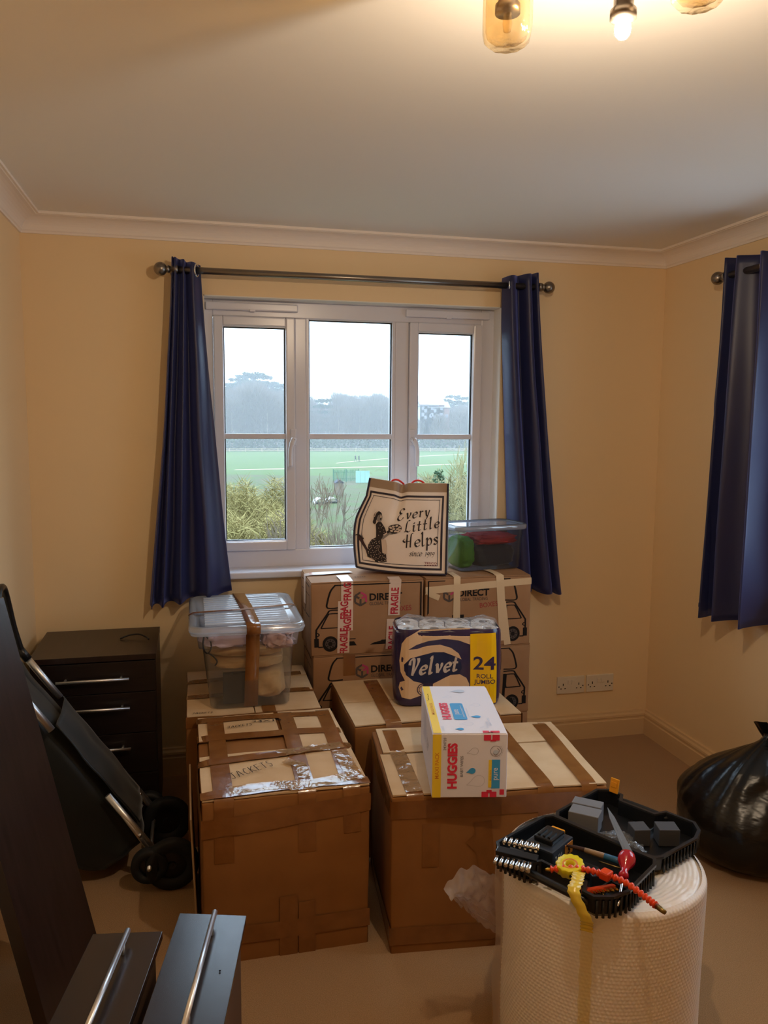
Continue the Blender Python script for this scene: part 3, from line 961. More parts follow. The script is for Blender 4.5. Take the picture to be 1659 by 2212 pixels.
# -- the front left box, strapped all over in brown tape
c = Carton('cardboard_box', 'large brown box marked jackets twice in pen, front left, crossed with shiny brown tape', (.005, 2.232, 0), .5, (.487, .655, .500), bulge=.008, seed=2, sag=.004)
W, D, H = c.sx, c.sy, c.sz
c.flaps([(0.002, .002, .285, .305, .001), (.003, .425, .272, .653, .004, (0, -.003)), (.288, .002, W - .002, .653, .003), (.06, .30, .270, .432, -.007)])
MB().box((.255, .30, H - .010), (.290, .43, H - .006)).build('flap_gap_shade', 'darkgap', c.t)  # solid dark strip standing in for the shade between the flaps
MB().bevbox((.262, .315, H - .009), (.282, .36, H - .003), .002).build('packed_garment', 'redcloth', c.t)
c.tape([(.062, D, H - .16), (.062, D, H), (.062, 0, H), (.062, 0, H - .19)], .056)
c.tape([(.312, D, H - .10), (.312, D, H), (.302, 0, H), (.300, 0, H - .18)], .052)
c.tape([(.452, D, H - .10), (.452, D, H), (.432, 0, H), (.435, 0, H - .14)], .050)
c.tape([(0, .615, H - .1), (0, .615, H), (W, .600, H), (W, .600, H - .1)], .048)
c.tape([(0, .445, H - .12), (0, .445, H), (W, .432, H), (W, .432, H - .12)], .050)
c.tape([(0, .245, H - .10), (0, .245, H), (.26, .262, H), (W, .292, H), (W, .292, H - .12)], .046, wrinkle=.004)
c.tape([(0, 0, H - .085), (.12, 0, H - .078), (.30, 0, H - .064), (W, 0, H - .05)], .055, wrinkle=.003)
c.tape([(0, .022, H), (.14, .028, H), (.30, .035, H), (W, .030, H)], .050, wrinkle=.004)
c.tape([(.262, .205, H), (.305, .16, H), (.305, .07, H)], .036, 'tape_clear', 'clear_tape', wrinkle=.010, step=.008)
c.tape([(.245, .262, H), (.46, .290, H)], .05, 'tape_clear', 'clear_tape', wrinkle=.007, step=.01)
c.tape([(.455, .03, H), (.442, .25, H)], .05, 'tape_clear', 'clear_tape', wrinkle=.003, step=.012)
c.tape([(.08, .040, H), (.30, .036, H)], .046, 'tape_clear', 'clear_tape', wrinkle=.004, step=.012)
c.tape([(.25, .012, H), (.47, .065, H)], .05, 'tape_clear', 'clear_tape', wrinkle=.006, step=.012)
c.tape([(.245, 0, .19), (.245, 0, .0)], .052); c.tape([(.300, 0, .165), (.300, 0, .0)], .050)
c.tape([(W, 0, .085), (.03, 0, .085)], .055)
c.tape([(0, .0, .47), (0, .655, .47)], .05)
p = Print(c.top_map(.0075)); pen(p, 'JACKETS', .094, .106, .042, .0028, 27, .72); p.build('lettering', 'pen', c.t)
p = Print(c.top_map(.0075)); pen(p, 'JACKETS', .100, .512, .018, .0025, 7, 1.05); p.build('lettering', 'pen', c.t)
p = Print(c.top_map(.0075)); p.text('24X18', .186, .549, .016, .105, .01); p.build('lettering', 'pen', c.t)
# loose strip of card tucked at its left side
sl = MB(); sl.bevbox((-.018, .10, .0), (-.012, .50, .40), .002, M=T(0, 0, 0) @ RY(-2)); sl.build('side_flap', 'cardboard_daylit', c.t)

# -- the big box at the front right
c = Carton('cardboard_box', 'wide brown box at the front right, carrying the white carton of baby wipes', (.545, 2.168, 0), -5.5, (.655, .505, .492), bulge=.010, seed=5, sag=-.002)
W, D, H = c.sx, c.sy, c.sz
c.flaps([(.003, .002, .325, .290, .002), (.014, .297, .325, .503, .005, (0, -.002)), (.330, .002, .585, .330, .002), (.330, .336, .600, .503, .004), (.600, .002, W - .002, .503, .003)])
MB().box((.012, .287, H - .008), (.135, .300, H - .001)).build('flap_gap_shade', 'darkgap', c.t)  # dark strip painted as shade inside the flap slit
c.tape([(.060, D, H - .1), (.060, D, H), (.068, 0, H), (.070, 0, H - .07)], .050)
c.tape([(.060, .30, H), (.068, .01, H)], .050, 'tape_clear', 'clear_tape', wrinkle=.009, step=.01)
c.tape([(.445, D, H - .1), (.445, D, H), (.462, 0, H), (.465, 0, H - .12)], .050)
c.tape([(.600, D, H - .1), (.602, D, H), (.598, 0, H), (.600, 0, H - .12)], .048)
c.tape([(0, .50, H - .045), (0, 0, H - .045), (W, 0, H - .045), (W, .50, H - .045)], .055)
c.tape([(.115, 0, H - .09), (.115, 0, .27)], .050); c.tape([(.270, 0, H - .09), (.285, 0, .24)], .052); c.tape([(.230, 0, H - .14), (.300, 0, H - .22), (.320, 0, H - .25)], .03)
c.tape([(W, 0, .055), (0, 0, .055), (0, .4, .055)], .055)
# -- the box behind it, under the toilet rolls
c = Carton('cardboard_box', 'brown box in the middle row, under the purple pack of toilet rolls', (.540, 2.700, 0), 0, (.633, .490, .498), bulge=.004, seed=8, sag=0)
W, D, H = c.sx, c.sy, c.sz
c.flaps([(.002, .002, .400, .228, .002), (.002, .234, .400, .488, .003), (.404, .002, W - .002, .240, .002), (.404, .246, W - .002, .488, .003)])
c.tape([(.160, D, H - .1), (.160, D, H), (.142, 0, H), (.142, 0, H - .1)], .058)
c.tape([(W, 0, H - .02), (W, D, H - .02)], .04)
c.tape([(.52, D, H), (.52, 0, H), (.52, 0, H - .1)], .05)
# -- the box under the striped crate
c = Carton('cardboard_box', 'brown box at the back left, under the clear crate with the slatted lid', (-.040, 2.908, 0), 0, (.494, .535, .498), bulge=.003, seed=11, sag=0)
W, D, H = c.sx, c.sy, c.sz
c.flaps([(.002, .002, .245, .533, .002), (.249, .002, W - .002, .206, .002), (.249, .212, W - .002, .395, .003), (.249, .402, W - .002, .533, .004)])
c.tape([(0, .208, H), (W, .210, H), (W, .210, H - .06)], .046)
c.tape([(0, .395, H), (W, .430, H), (W, .430, H - .06)], .046)
c.tape([(.0, 0, H - .02), (W, 0, H - .02)], .045)
c.tape([(.30, 0, H), (.30, .06, H)], .05)
p = Print(c.top_map()); pen(p, 'JACKETS', .02, .018, .014, .002, 0, 1.2); p.build('lettering', 'pen', c.t)

# -- six printed removal boxes, three to a stack, against the wall
def van(pr, flip, w, h, lift):
    m0 = pr.m
    def layer(k):
        m_ = lift(.0010 + .0003 * k)
        pr.m = lambda a, b: m_(A(a), (1 - b) * h)
    A = (lambda a: (1 - a) * w) if flip else (lambda a: a * w)
    pr.m = lambda a, b: m0(A(a), (1 - b) * h)
    th = .0165
    def curve(pts, t=th): pr.line(catmull(pts, 4), t)
    pr.ink(0)
    curve([(.26, .35), (.142, .35), (.142, .25), (.168, .12), (.205, .050)]); pr.line([(.20, .045), (.975, .045), (.975, .86)], th)
    curve([(.26, .385), (.165, .385), (.135, .44), (.055, .62), (.045, .66), (.045, .78)])
    pr.line([(.24, .625), (.085, .625)], th * .8); curve([(.085, .625), (.142, .455), (.168, .43), (.24, .43)], th * .8)
    if flip: curve([(.085, .625), (.20, .625), (.232, .60), (.232, .43)], th * .8)
    pr.rect(.236, .42, .262, .80)
    curve([(.045, .685), (.066, .70), (.066, .725), (.045, .735)], th * .7)
    pr.rect(.026, .765, .066, .885); pr.line([(.06, .885), (.10, .885)], th)
    pr.disc(.165, .845, .068, .108, 28)
    pr.line([(.24, .79), (.92, .79)], th * .8); pr.rect(.24, .825, .92, .885)
    layer(1); pr.ink(1); pr.disc(.165, .845, .046, .073, 24)
    layer(2); pr.ink(0)
    for k in range(8):
        pr.disc(.165 + .032 * math.cos(k * PI / 4), .845 + .051 * math.sin(k * PI / 4), .006, .010, 8)
    pr.disc(.165, .845, .020, .032, 16)
    pr.m = m0
def logo(pr, a, b, r):
    P = lambda k, s=1: (a + r * s * math.sin(k * PI / 3), b + r * s * math.cos(k * PI / 3))
    w = r * .30
    def seg(i, p0, p1): pr.ink(i).line([p0, p1], w)
    seg(2, P(0), P(1)); seg(2, P(1), P(2)); seg(2, P(1), P(1, .2))
    seg(1, P(2), P(3)); seg(1, P(3), P(4)); seg(1, P(3), P(0, 0))
    seg(1, P(4), P(5)); seg(1, P(5), P(0)); seg(1, P(5), P(5, .2))
INKS = ['ink_black', 'ink_grey', 'ink_pink', 'ink_faded']
def fragile(cn, x, z0, z1, w, tilt=0.0, phase=0.0, txt=True, drop=0):
    """printed tape down the front: white strip with red letters running upwards"""
    cn.tape([(x + tilt, 0, z1), (x, 0, z0)], w, 'fragile', 'fragile_tape')
    if not txt: return
    pr = Print(cn.front_map(.0006 + .00015 * cn.k + .0016))
    pitch, L = .150, .112
    z = z0 + .006 - phase
    while z < z1:
        zz0, zz1 = max(z, z0), min(z + L, z1)
        vs, fs = font('FRAGILE', .030, 0)
        x0, x1 = min(v[0] for v in vs), max(v[0] for v in vs)
        base = pr.m
        pts = []
        for (px, py) in vs:
            t_ = z + (px - x0) / (x1 - x0) * L
            pts.append((min(max(t_, z0), z1), py))
        keep = [f for f in fs if max(pts[i][0] for i in f) - min(pts[i][0] for i in f) > 1e-7]
        hh = w * .64
        pr.mb.add([base(x + tilt * (q[0] - z0) / (z1 - z0) + hh / 2 - q[1] / .729 * hh, q[0]) for q in pts], keep)
        z += pitch
    tag(pr.build('tape_lettering', 'ink_red', cn.t), kind='stuff')
BW, BD, BH = .474, .300, .304
def removal_box(col, row, flip, label):
    x = .458 if col == 0 else .940
    x += {0: .006, 1: .008, 2: .0}[row] * (1 if col == 0 else .6)
    b = Carton('removal_box', label, (x, 3.200, row * (BH + .0015)), 0, (BW, BD, BH), bulge=.002, seed=20 + col * 3 + row, sag=0, m='removal_card', group=None, rnd=.006)
    b.flaps([(.002, .002, BW - .002, BD / 2 - .001, 0), (.002, BD / 2 + .001, BW - .002, BD - .002, 0)], 'removal_card')
    pr = Print(b.front_map(.0010))
    van(pr, flip, BW, BH, b.front_map)
    lx = .385 if not flip else .175
    q = lambda a: a * BW
    zz = lambda v: (1 - v) * BH
    logo(pr, q(lx + .045), zz(.245), .027)
    pr.ink(0).text('DIRECT', q(lx + .125), zz(.268), .029, .140, .032)
    pr.ink(1).text('GLOBAL TRADING', q(lx + .125), zz(.335), .014, .134, .002)
    pr.ink(3).text('BOXES', q(lx + .335), zz(.445), .022, .082, .008, rot=4)
    if flip:
        pr.ink(0).rect(q(.25), zz(.66), q(.36), zz(.53))
    pr.build('box_print', INKS, b.t)
    if col == 0:
        ls = Print(b.left_map(.0010)); ls.ink(0)
        ls.line([(.03, .02), (.03, .26), (.05, .28), (.25, .28), (.27, .26), (.27, .02)], .004)
        for x0 in (.05, .155): ls.line([(x0, .15), (x0, .24), (x0 + .09, .24), (x0 + .09, .15), (x0, .15)], .004)
        ls.build('side_print', INKS, b.t)
    return b
names = {(0, 0): 'bottom removal box of the left stack behind the crate, mostly hidden', (0, 1): 'middle removal box of the left stack, its van print partly hidden',
         (0, 2): 'topmost removal box of the left stack with red fragile tape, under the shopping bag', (1, 0): 'bottom removal box of the right stack, only a corner showing by the skirting',
         (1, 1): 'middle removal box of the right stack, van front showing beside the toilet rolls', (1, 2): 'topmost removal box of the right stack, crossed with cream tape, under the lidded tub'}
BX = {k: removal_box(k[0], k[1], k[0] == 1, v) for k, v in names.items()}
b = BX[(0, 2)]
fragile(b, .147, .100, BH, .050, .001, .03)
fragile(b, .132, .006, .225, .050, .003, .012)
fragile(b, .345, .155, BH, .050, .006, .0)
fragile(b, .335, .012, .140, .048, .004, .02)
b.tape([(.148, 0, BH), (.146, .11, BH)], .050, 'fragile', 'fragile_tape'); b.tape([(.350, 0, BH), (.352, .05, BH)], .050, 'fragile', 'fragile_tape')
b.tape([(.0, .17, BH - .12), (0, .17, BH), (.20, .19, BH)], .050, 'fragile', 'fragile_tape')
pr = Print(b.top_map(.003)); pen(pr, 'TACKE', .19, .06, .016, .0022, 0, 1.0); pr.build('lettering', 'pen', b.t)
pr = Print(b.top_map(.0058)); pr.text('FRAGILE', .02, .175, .022, .10, .012); pr.build('tape_lettering', 'ink_red', b.t)
b = BX[(0, 1)]; b.tape([(.150, 0, BH), (.150, 0, BH - .09)], .050)
b = BX[(1, 2)]
b.tape([(0, 0, BH - .052), (BW, 0, BH - .026)], .030, 'masking', 'masking_tape')
b.tape([(0.002, 0, BH - .060), (.06, 0, BH - .085)], .024, 'masking', 'masking_tape')
b.tape([(.135, .09, BH), (.138, 0, BH), (.138, 0, .10)], .030, 'masking', 'masking_tape')
b.tape([(.315, .12, BH), (.330, 0, BH), (.352, 0, .02)], .036, 'masking', 'masking_tape')
b.tape([(.345, 0, .19), (.372, 0, .0)], .030, 'masking', 'masking_tape')
# ---------------------------------------------------------------- dark furniture at the left
ch = thing('chest_of_drawers', 'tall dark brown chest of drawers with slim metal handles in the left corner', 'chest of drawers', (-.598, 3.095, 0))
W, D, H = .447, .405, .690
b = MB()
b.bevbox((0, .018, 0), (.018, D, H - .022), .001); b.bevbox((W - .018, .018, 0), (W, D, H - .022), .001)
b.box((.018, D - .008, .03), (W - .018, D, H - .022)); b.box((.018, .03, .0), (W - .018, D - .008, .018))
b.box((.018, .035, .0), (W - .018, .05, .06))
b.build('carcass', 'espresso', ch)
MB().bevbox((-.002, .0, H - .022), (W + .002, D, H), .0015).build('top_board', 'espresso_board', ch)
zz = [(.546, .664), (.386, .543), (.226, .383), (.066, .223)]
for i, (z0, z1) in enumerate(zz):
    f = MB().bevbox((.003, 0, z0), (W - .003, .018, z1), .0015).build('drawer', 'espresso', ch)
    hz = [.606, .493, .335, .176][i]
    h = MB(); h.smooth = True
    h.tube([(.095, -.030, hz), (.352, -.030, hz)], .0058, 12)
    for hx in (.125, .322): h.tube([(hx, -.030, hz), (hx, .001, hz)], .005, 10)
    h.build('handle', 'handle', f)
# a thin dark curl lying on the top board
cl = thing('plastic_offcut', 'thin dark curl of plastic on top of the dark chest', 'scrap', (-.245, 3.30, H))
m = MB(); m.smooth = True
m.tube(catmull([(-.05, .02, .004), (-.02, .035, .012), (.02, .03, .016), (.05, .01, .008), (.06, -.01, .004)], 6), .0035, 8)
m.build('curl', 'black', cl)

# plank leaning on the left wall
def plane_board(name, label, P00, P10, P01, thick, m, cat='board'):
    """slab from three corners of its visible face"""
    o, a, c_ = Vector(P00), Vector(P10), Vector(P01)
    u, v = a - o, c_ - o
    v = v - u.normalized() * v.dot(u.normalized())
    n = u.cross(v).normalized()
    t = thing(name, label, cat, P00)
    Mx = Matrix((u.normalized(), v.normalized(), n)).transposed().to_4x4()
    t.rotation_euler = Mx.to_euler()
    return t, u.length, v.length
t, lu, lv = plane_board('furniture_panel', 'dark brown wooden panel leaning on the left wall in the left foreground', (-.290, 2.235, .012), (-.374, 1.930, .012), (-.530, 2.298, 1.09), .034, 'espresso')
MB().bevbox((0, 0, -.034), (lu, lv, 0), .001).build('panel', 'espresso_board', t)
hl = MB()
for (x, y) in ((.02, .62), (.03, .80), (.05, .45), (.10, .82)): hl.tube([(x, y, -.003), (x, y, .0004)], .003, 8)
hl.build('screw_holes', 'darkgap', t)

# two loose drawers standing on their backs, fronts up
def loose_drawer(label, loc, deg, z, tilt=0.0):
    t = thing('loose_drawer', label, 'drawer', loc, R(deg), 'two loose drawers in the foreground')
    L, Wd = .445, .158
    f = MB().bevbox((0, -L, z - .018), (Wd, 0, z), .001, M=T(Wd / 2, 0, z) @ RY(tilt) @ T(-Wd / 2, 0, -z)).build('drawer_front', 'espresso_front', t)
    s = MB()
    s.box((.012, -L + .022, 0), (.026, -.022, z - .018)); s.box((Wd - .026, -L + .022, 0), (Wd - .012, -.022, z - .018))
    s.box((.026, -L + .022, 0), (Wd - .026, -L + .036, z - .018)); s.box((.026, -.036, 0), (Wd - .026, -.022, z - .018))
    s.build('drawer_box', 'raw_board', t)
    MB().box((.026, -L + .036, .0), (Wd - .026, -.036, .012)).build('drawer_back', 'raw_board', t)
    h = MB(); h.smooth = True
    hx = Wd * .56
    h.tube([(hx, -.030, z + .026), (hx, -L + .045, z + .026)], .0062, 14)
    for hy in (-.075, -L + .09): h.tube([(hx, hy, z + .026), (hx, hy, z - .001)], .005, 10)
    h.build('handle', 'handle', f)
    k = MB(); k.tube([(Wd * .80, -.20, z - .001), (Wd * .80, -.20, z + .0004)], .0022, 8)
    k.build('screw_hole', 'darkgap', f)
    return t
loose_drawer('left one of two loose dark drawers with a chrome bar handle, brown front', (-.243, 1.838, 0), -10.5, .400, -1.0)
loose_drawer('right one of two loose dark drawers with a chrome bar handle, nearer the jackets box', (-.050, 1.866, 0), -10.8, .400, 3.5)

# ---------------------------------------------------------------- shopping trolley leaning on the left wall
tr = thing('shopping_trolley', 'black fabric shopping trolley with silver tubes leaning beside the dark chest', 'shopping trolley', (-.20, 2.85, 0))
def tube(name, pts, r, m, n=10, parent=tr):
    b_ = MB(); b_.smooth = True; b_.tube([(x + .20, y - 2.85, z) for x, y, z in pts], r, n)
    return b_.build(name, m, parent)
def rail(y, x0, z0):                                     # the tube direction is the same for both rails
    return lambda s: (x0 - .359 * s, y, z0 + .52 * s)
ra, rb = rail(2.70, -.202, .193), rail(2.985, -.218, .205)
for q in (ra, rb):
    tube('rail', [q(-.16), q(.26)], .011, 'handle')
    tube('rail', [q(.72), q(1.02)], .012, 'handle')
    tube('rail_grip', [q(1.00), q(1.09)], .015, 'black')
tube('handle_strap', catmull([ra(1.06), (-.60, 2.72, .84), (-.625, 2.80, .98), (-.628, 2.90, 1.0), (-.615, 2.96, .85), rb(1.06)], 6), .012, 'black')
tube('axle', [(-.165, 2.62, .095), (-.165, 3.02, .095)], .007, 'handle')
for q, yy in ((ra, 2.70), (rb, 2.985)):
    tube('lower_strut', [q(.20), (-.150, yy - .01, .10)], .008, 'handle')
    a = q(-.02); tube('bolt', [(a[0], a[1] - .016, a[2]), (a[0], a[1] + .016, a[2])], .006, 'chrome')
def wheel(name, x, y, z, r, tilt):
    w = MB(); w.smooth = True
    Mx = T(x + .20, y - 2.85, z) @ RZ(tilt) @ RX(90)
    w.lathe([(r * .55, -.018), (r * .92, -.020), (r, -.012), (r, .012), (r * .92, .020), (r * .55, .018)], 30, Mx, closed=True)
    o = w.build(name, 'black_soft', tr)
    h = MB(); h.lathe([(.0001, -.014), (.012, -.016), (.014, -.008), (r * .58, -.006), (r * .58, .006), (.014, .008), (.012, .016), (.0001, .014)], 24, Mx)
    h.build('hub', 'black', o)
wheel('wheel', -.092, 2.655, .0885, .088, 0); wheel('wheel', -.165, 2.655, .092, .060, 0)
wheel('wheel', -.118, 2.965, .0885, .088, 0); wheel('wheel', -.185, 3.02, .12, .060, 0)
# the bag hangs under the rails: cross-section swept along the rails
def bag(u, v):
    s = 1.02 - 1.10 * v                                  # along the rail, top to bottom
    a = Vector(ra(s)) + Vector((-.012, .030, -.008)); b2 = Vector(rb(s)) + Vector((-.012, -.024, -.008))
    dn = Vector((-.82, 0, -.57))                         # away from the rails, towards the wall and floor
    depth = .135 + .10 * min(1, v * 1.6)
    if v > .86: depth *= 1 - .30 * ((v - .86) / .14) ** 2
    t_ = u * 4
    e = .016
    if t_ < 1: p = a.lerp(b2, t_); p = p + dn * (.012 - .014 * math.sin(PI * t_))
    elif t_ < 2: p = b2 + dn * (depth * (t_ - 1)) + Vector((0, .02 * math.sin(PI * (t_ - 1)), 0))
    elif t_ < 3: p = b2.lerp(a, t_ - 2) + dn * (depth + .035 * math.sin(PI * (t_ - 2)))
    else: p = a + dn * (depth * (4 - t_)) + Vector((0, -.012 * math.sin(PI * (4 - t_)), 0))
    n_ = noise.noise(Vector((u * 9, v * 5, 2.0))) * .014
    p = p + dn * n_ + Vector((0, n_ * .8, 0))
    p.x = max(p.x, XL + .03); p.z = max(p.z, .012)
    return (p.x + .20, p.y - 2.85, p.z)
g = MB(); g.smooth = True
g.grid(48, 36, bag, wrap=True)
top_ring = [bag(k / 48, 0) for k in range(48)]; bot_ring = [bag(k / 48, 1) for k in range(48)]
g.add(top_ring, [tuple(range(48))]); g.add(bot_ring, [tuple(range(47, -1, -1))])
bg_ = g.build('fabric_bag', 'trolley_bag', tr, weld=True)
f = MB(); f.smooth = True
def flap(u, v):
    s = .93 - .52 * v
    p = Vector(ra(s)).lerp(Vector(rb(s)), -.04 + 1.08 * u) + Vector((.82, 0, .57)) * (.016 + .012 * math.sin(PI * u) + .006 * noise.noise(Vector((u * 4, v * 4, 1))))
    return (p.x + .20, p.y - 2.85, p.z)
def flap2(u, v):
    s = .72 - .70 * v
    p = Vector(ra(s)).lerp(Vector(rb(s)), .06 + .90 * u) + Vector((.82, 0, .57)) * (.013 + .010 * math.sin(PI * u) + .008 * noise.noise(Vector((u * 3, v * 4, 7))))
    return (p.x + .20, p.y - 2.85, p.z)
f.grid(16, 24, flap2)
mod(f.build('back_panel', 'trolley_bag', tr), 'SOLIDIFY', thickness=.003)
s_ = MB(); s_.smooth = True
s_.tube([tuple(Vector(flap2(.02, k / 12)) + Vector((.002, -.002, .002))) for k in range(13)], .0025, 6)
s_.build('seam', 'black', tr)
# ---------------------------------------------------------------- clear crate with slatted lid
def round_rect(x0, y0, x1, y1, r, n=5):
    pts = []
    for cx, cy, a0 in ((x1 - r, y1 - r, 0), (x0 + r, y1 - r, 90), (x0 + r, y0 + r, 180), (x1 - r, y0 + r, 270)):
        pts += [(cx + r * math.cos(R(a0 + 90 * k / n)), cy + r * math.sin(R(a0 + 90 * k / n))) for k in range(n + 1)]
    return pts
def loft(mb, rings, cap0=False, cap1=False):
    n = len(rings[0])
    vs = [p for r_ in rings for p in r_]
    fs = [(j * n + i, j * n + (i + 1) % n, (j + 1) * n + (i + 1) % n, (j + 1) * n + i) for j in range(len(rings) - 1) for i in range(n)]
    if cap0: fs.append(tuple(range(n - 1, -1, -1)))
    if cap1: fs.append(tuple((len(rings) - 1) * n + i for i in range(n)))
    return mb.add(vs, fs)
def ring(rect, r, z): return [(x, y, z) for x, y in round_rect(*rect, r)]

CZ0 = .5035
cr = thing('storage_crate', 'tall clear plastic crate with a slatted lid, taped shut, full of clothes', 'storage crate', (0, 2.95, CZ0))
m = MB(); m.smooth = True
loft(m, [ring((.055, .010, .335, .440), .03, 0), ring((.048, .004, .342, .448), .032, .008), ring((.022, -.010, .358, .470), .034, .235), ring((.008, -.022, .372, .482), .034, .237),
         ring((.000, -.026, .378, .488), .034, .298)], cap0=True)
m.build('crate_body', 'crate', cr)
rim = MB(); rim.smooth = True
loft(rim, [ring((-.020, -.040, .392, .505), .036, .290), ring((-.022, -.042, .394, .507), .036, .302), ring((-.016, -.036, .388, .501), .034, .304)])
rim.build('crate_rim', 'crate_lid', cr)
lid = MB(); lid.smooth = True
def lring(i, z): return ring((-.026 + i, -.048 + i, .398 - i, .513 - i), .042, z)
loft(lid, [lring(.004, .299), lring(0, .303), lring(0, .309), lring(.003, .311), lring(.003, .318), lring(.006, .322), lring(.018, .3235), lring(.026, .317)], cap1=True)
L_ = lid.build('lid', 'crate_lid', cr)
for k in range(13):
    y = .018 + k * .0355
    s = MB(); s.bevbox((.032, y, .316), (.345, y + .022, .3235), .003)
    s.build('slat', 'slat', L_)
cb = MB(); cb.smooth = True
def strap(pts, w, lift=.0008, sub=5):
    """ribbon along 3D points, w is a half-width vector"""
    n = len(pts)
    wv = Vector(w)
    vs = [tuple(Vector(p) - wv) for p in pts] + [tuple(Vector(p) + wv) for p in pts]
    return vs, [(i, i + 1, n + i + 1, n + i) for i in range(n - 1)]
vs, fs = strap([(.176, .515, .28), (.178, .5145, .320), (.180, .50, .3275), (.196, .25, .3265), (.204, .0, .3270), (.205, -.046, .3268), (.205, -.0505, .318), (.205, -.0500, .296), (.203, -.030, .285), (.202, -.017, .20), (.198, -.0005, .10), (.196, .0080, .003)], (.025, 0, 0))
cb.add(vs, fs)
mod(cb.build('tape_strip', 'tape', cr), 'SOLIDIFY', thickness=.0006, offset=1)
cb = MB(); cb.smooth = True
vs, fs = strap([(-.0275, .180, .285), (-.0275, .180, .318), (-.01, .182, .3275), (.18, .200, .3285), (.38, .255, .3275), (.3995, .258, .318), (.3995, .258, .285)], (0, .012, 0))
cb.add(vs, fs)
cb.build('tape_strip', 'tape', cr)
# what is packed inside: each its own thing
def lump(name, label, cat, loc, size, m, seed, rough=.25, lobes=3.0, nu=36, nv=22, sq=.55):
    """soft packed cloth: a squarish blob with folds"""
    t = MB(); t.smooth = True
    def fn(u, v):
        a, p = 2 * PI * u, PI * v
        x, y, z = math.sin(p) * math.cos(a), math.sin(p) * math.sin(a), -math.cos(p)
        e = lambda q: math.copysign(abs(q) ** sq, q)
        d = 1 + rough * (noise.noise(Vector((x * lobes + seed, y * lobes, z * lobes))) - .15 * abs(math.sin(9 * noise.noise(Vector((x + seed, y, z * 2))))))
        return (e(x) * size[0] / 2 * d, e(y) * size[1] / 2 * d, (e(z) * .5 + .5) * size[2] * (1 + .5 * rough * noise.noise(Vector((x * lobes, y * lobes + seed, 3)))))
    t.grid(nu, nv, fn, wrap=True)
    o = t.build(name, m)
    o.location = loc
    return tag(o, label, cat)
lump('folded_cloth', 'tan folded cloth at the bottom of the clear crate', 'cloth', (.265, 3.16, CZ0 + .012), (.135, .40, .125), 'tancloth', 3, .12)
lump('folded_cloth', 'lower arched tan cloth in the middle of the clear crate', 'cloth', (.190, 3.17, CZ0 + .135), (.285, .42, .060), 'tancloth', 9, .12)
lump('folded_cloth', 'upper tan cloth over the arched one in the clear crate', 'cloth', (.190, 3.17, CZ0 + .185), (.295, .42, .046), 'tancloth', 14, .14)
lump('garment', 'lilac garment showing at the top left inside the clear crate', 'garment', (.130, 3.14, CZ0 + .222), (.22, .38, .072), 'lilac', 21, .30, 4)
lump('garment', 'crumpled pale pink garment at the top right inside the clear crate', 'garment', (.300, 3.11, CZ0 + .205), (.125, .32, .085), 'pinkcloth', 30, .42, 4.5)
bx = thing('flat_case', 'dark grey flat case standing inside the clear crate', 'case', (.095, 2.975, CZ0 + .010))
MB().bevbox((0, 0, 0), (.100, .022, .118), .003).build('case_shell', 'greyboard', bx); MB().bevbox((.035, -.003, .112), (.065, .010, .1195), .002).build('case_clip', 'black', bx)
sp = MB(); sp.smooth = True
sp.tube(catmull([(.028, 2.962, CZ0 + .285), (.050, 2.957, CZ0 + .262), (.053, 2.957, CZ0 + .235), (.042, 2.959, CZ0 + .215), (.030, 2.962, CZ0 + .222), (.024, 2.964, CZ0 + .25), (.030, 2.962, CZ0 + .283)], 6), .003, 8)
sp.tube(catmull([(.044, 2.959, CZ0 + .214), (.062, 2.960, CZ0 + .200), (.074, 2.962, CZ0 + .18), (.066, 2.964, CZ0 + .165)], 6), .003, 8)
tag(sp.build('cable_loop', 'black'), 'black looped cord pressed against the front left of the clear crate', 'cord')

# ---------------------------------------------------------------- lidded tub on the right stack
TZ = 3 * .3055 + .001
tb = thing('storage_tub', 'small clear lidded tub with green and red clothes on top of the right stack', 'storage tub', (1.115, 3.282, TZ), R(9))
W, D, H = .335, .195, .188
m = MB(); m.smooth = True
loft(m, [ring((.022, .016, W - .022, D - .016), .028, .001), ring((.014, .008, W - .014, D - .008), .034, .007), ring((.004, .002, W - .004, D - .002), .036, H - .012), ring((-.004, -.006, W + .004, D + .006), .040, H - .010), ring((-.006, -.008, W + .006, D + .008), .042, H)], cap0=True)
m.build('tub_body', 'tubclear', tb)
l = MB(); l.smooth = True
q = lambda i, z: ring((-.012 + i, -.014 + i, W + .012 - i, D + .014 - i), .046, z)
loft(l, [q(.004, H - .010), q(0, H - .006), q(0, H + .008), q(.004, H + .012), q(.010, H + .013), q(.014, H + .008), q(.020, H + .0075)], cap1=True)
ll = l.build('lid', 'tub_lid', tb)
l = MB(); l.smooth = True; loft(l, [q(.004, H + .0122), q(.008, H + .0142), q(.012, H + .0122)]); l.build('lid_rim', 'greyboard', ll)
def in_tub(x, y, z=0):
    a = R(9)
    return (1.115 + x * math.cos(a) - y * math.sin(a), 3.282 + x * math.sin(a) + y * math.cos(a), TZ + z)
for args in (('garment', 'lime green crumpled garment in the left end of the lidded tub', 'garment', in_tub(.052, .092, .008), (.078, .155, .138), 'greencloth', 5, .16, 3.2),
             ('garment', 'charcoal clothes filling the right side of the lidded tub', 'garment', in_tub(.197, .098, .008), (.216, .155, .102), 'greycloth', 12, .10, 3.0),
             ('garment', 'coral red garment lying along the top of the charcoal clothes in the tub', 'garment', in_tub(.190, .088, .110), (.215, .155, .046), 'redcloth', 17, .35, 4.0)):
    o = lump(*args); o.rotation_euler = (0, 0, R(9))
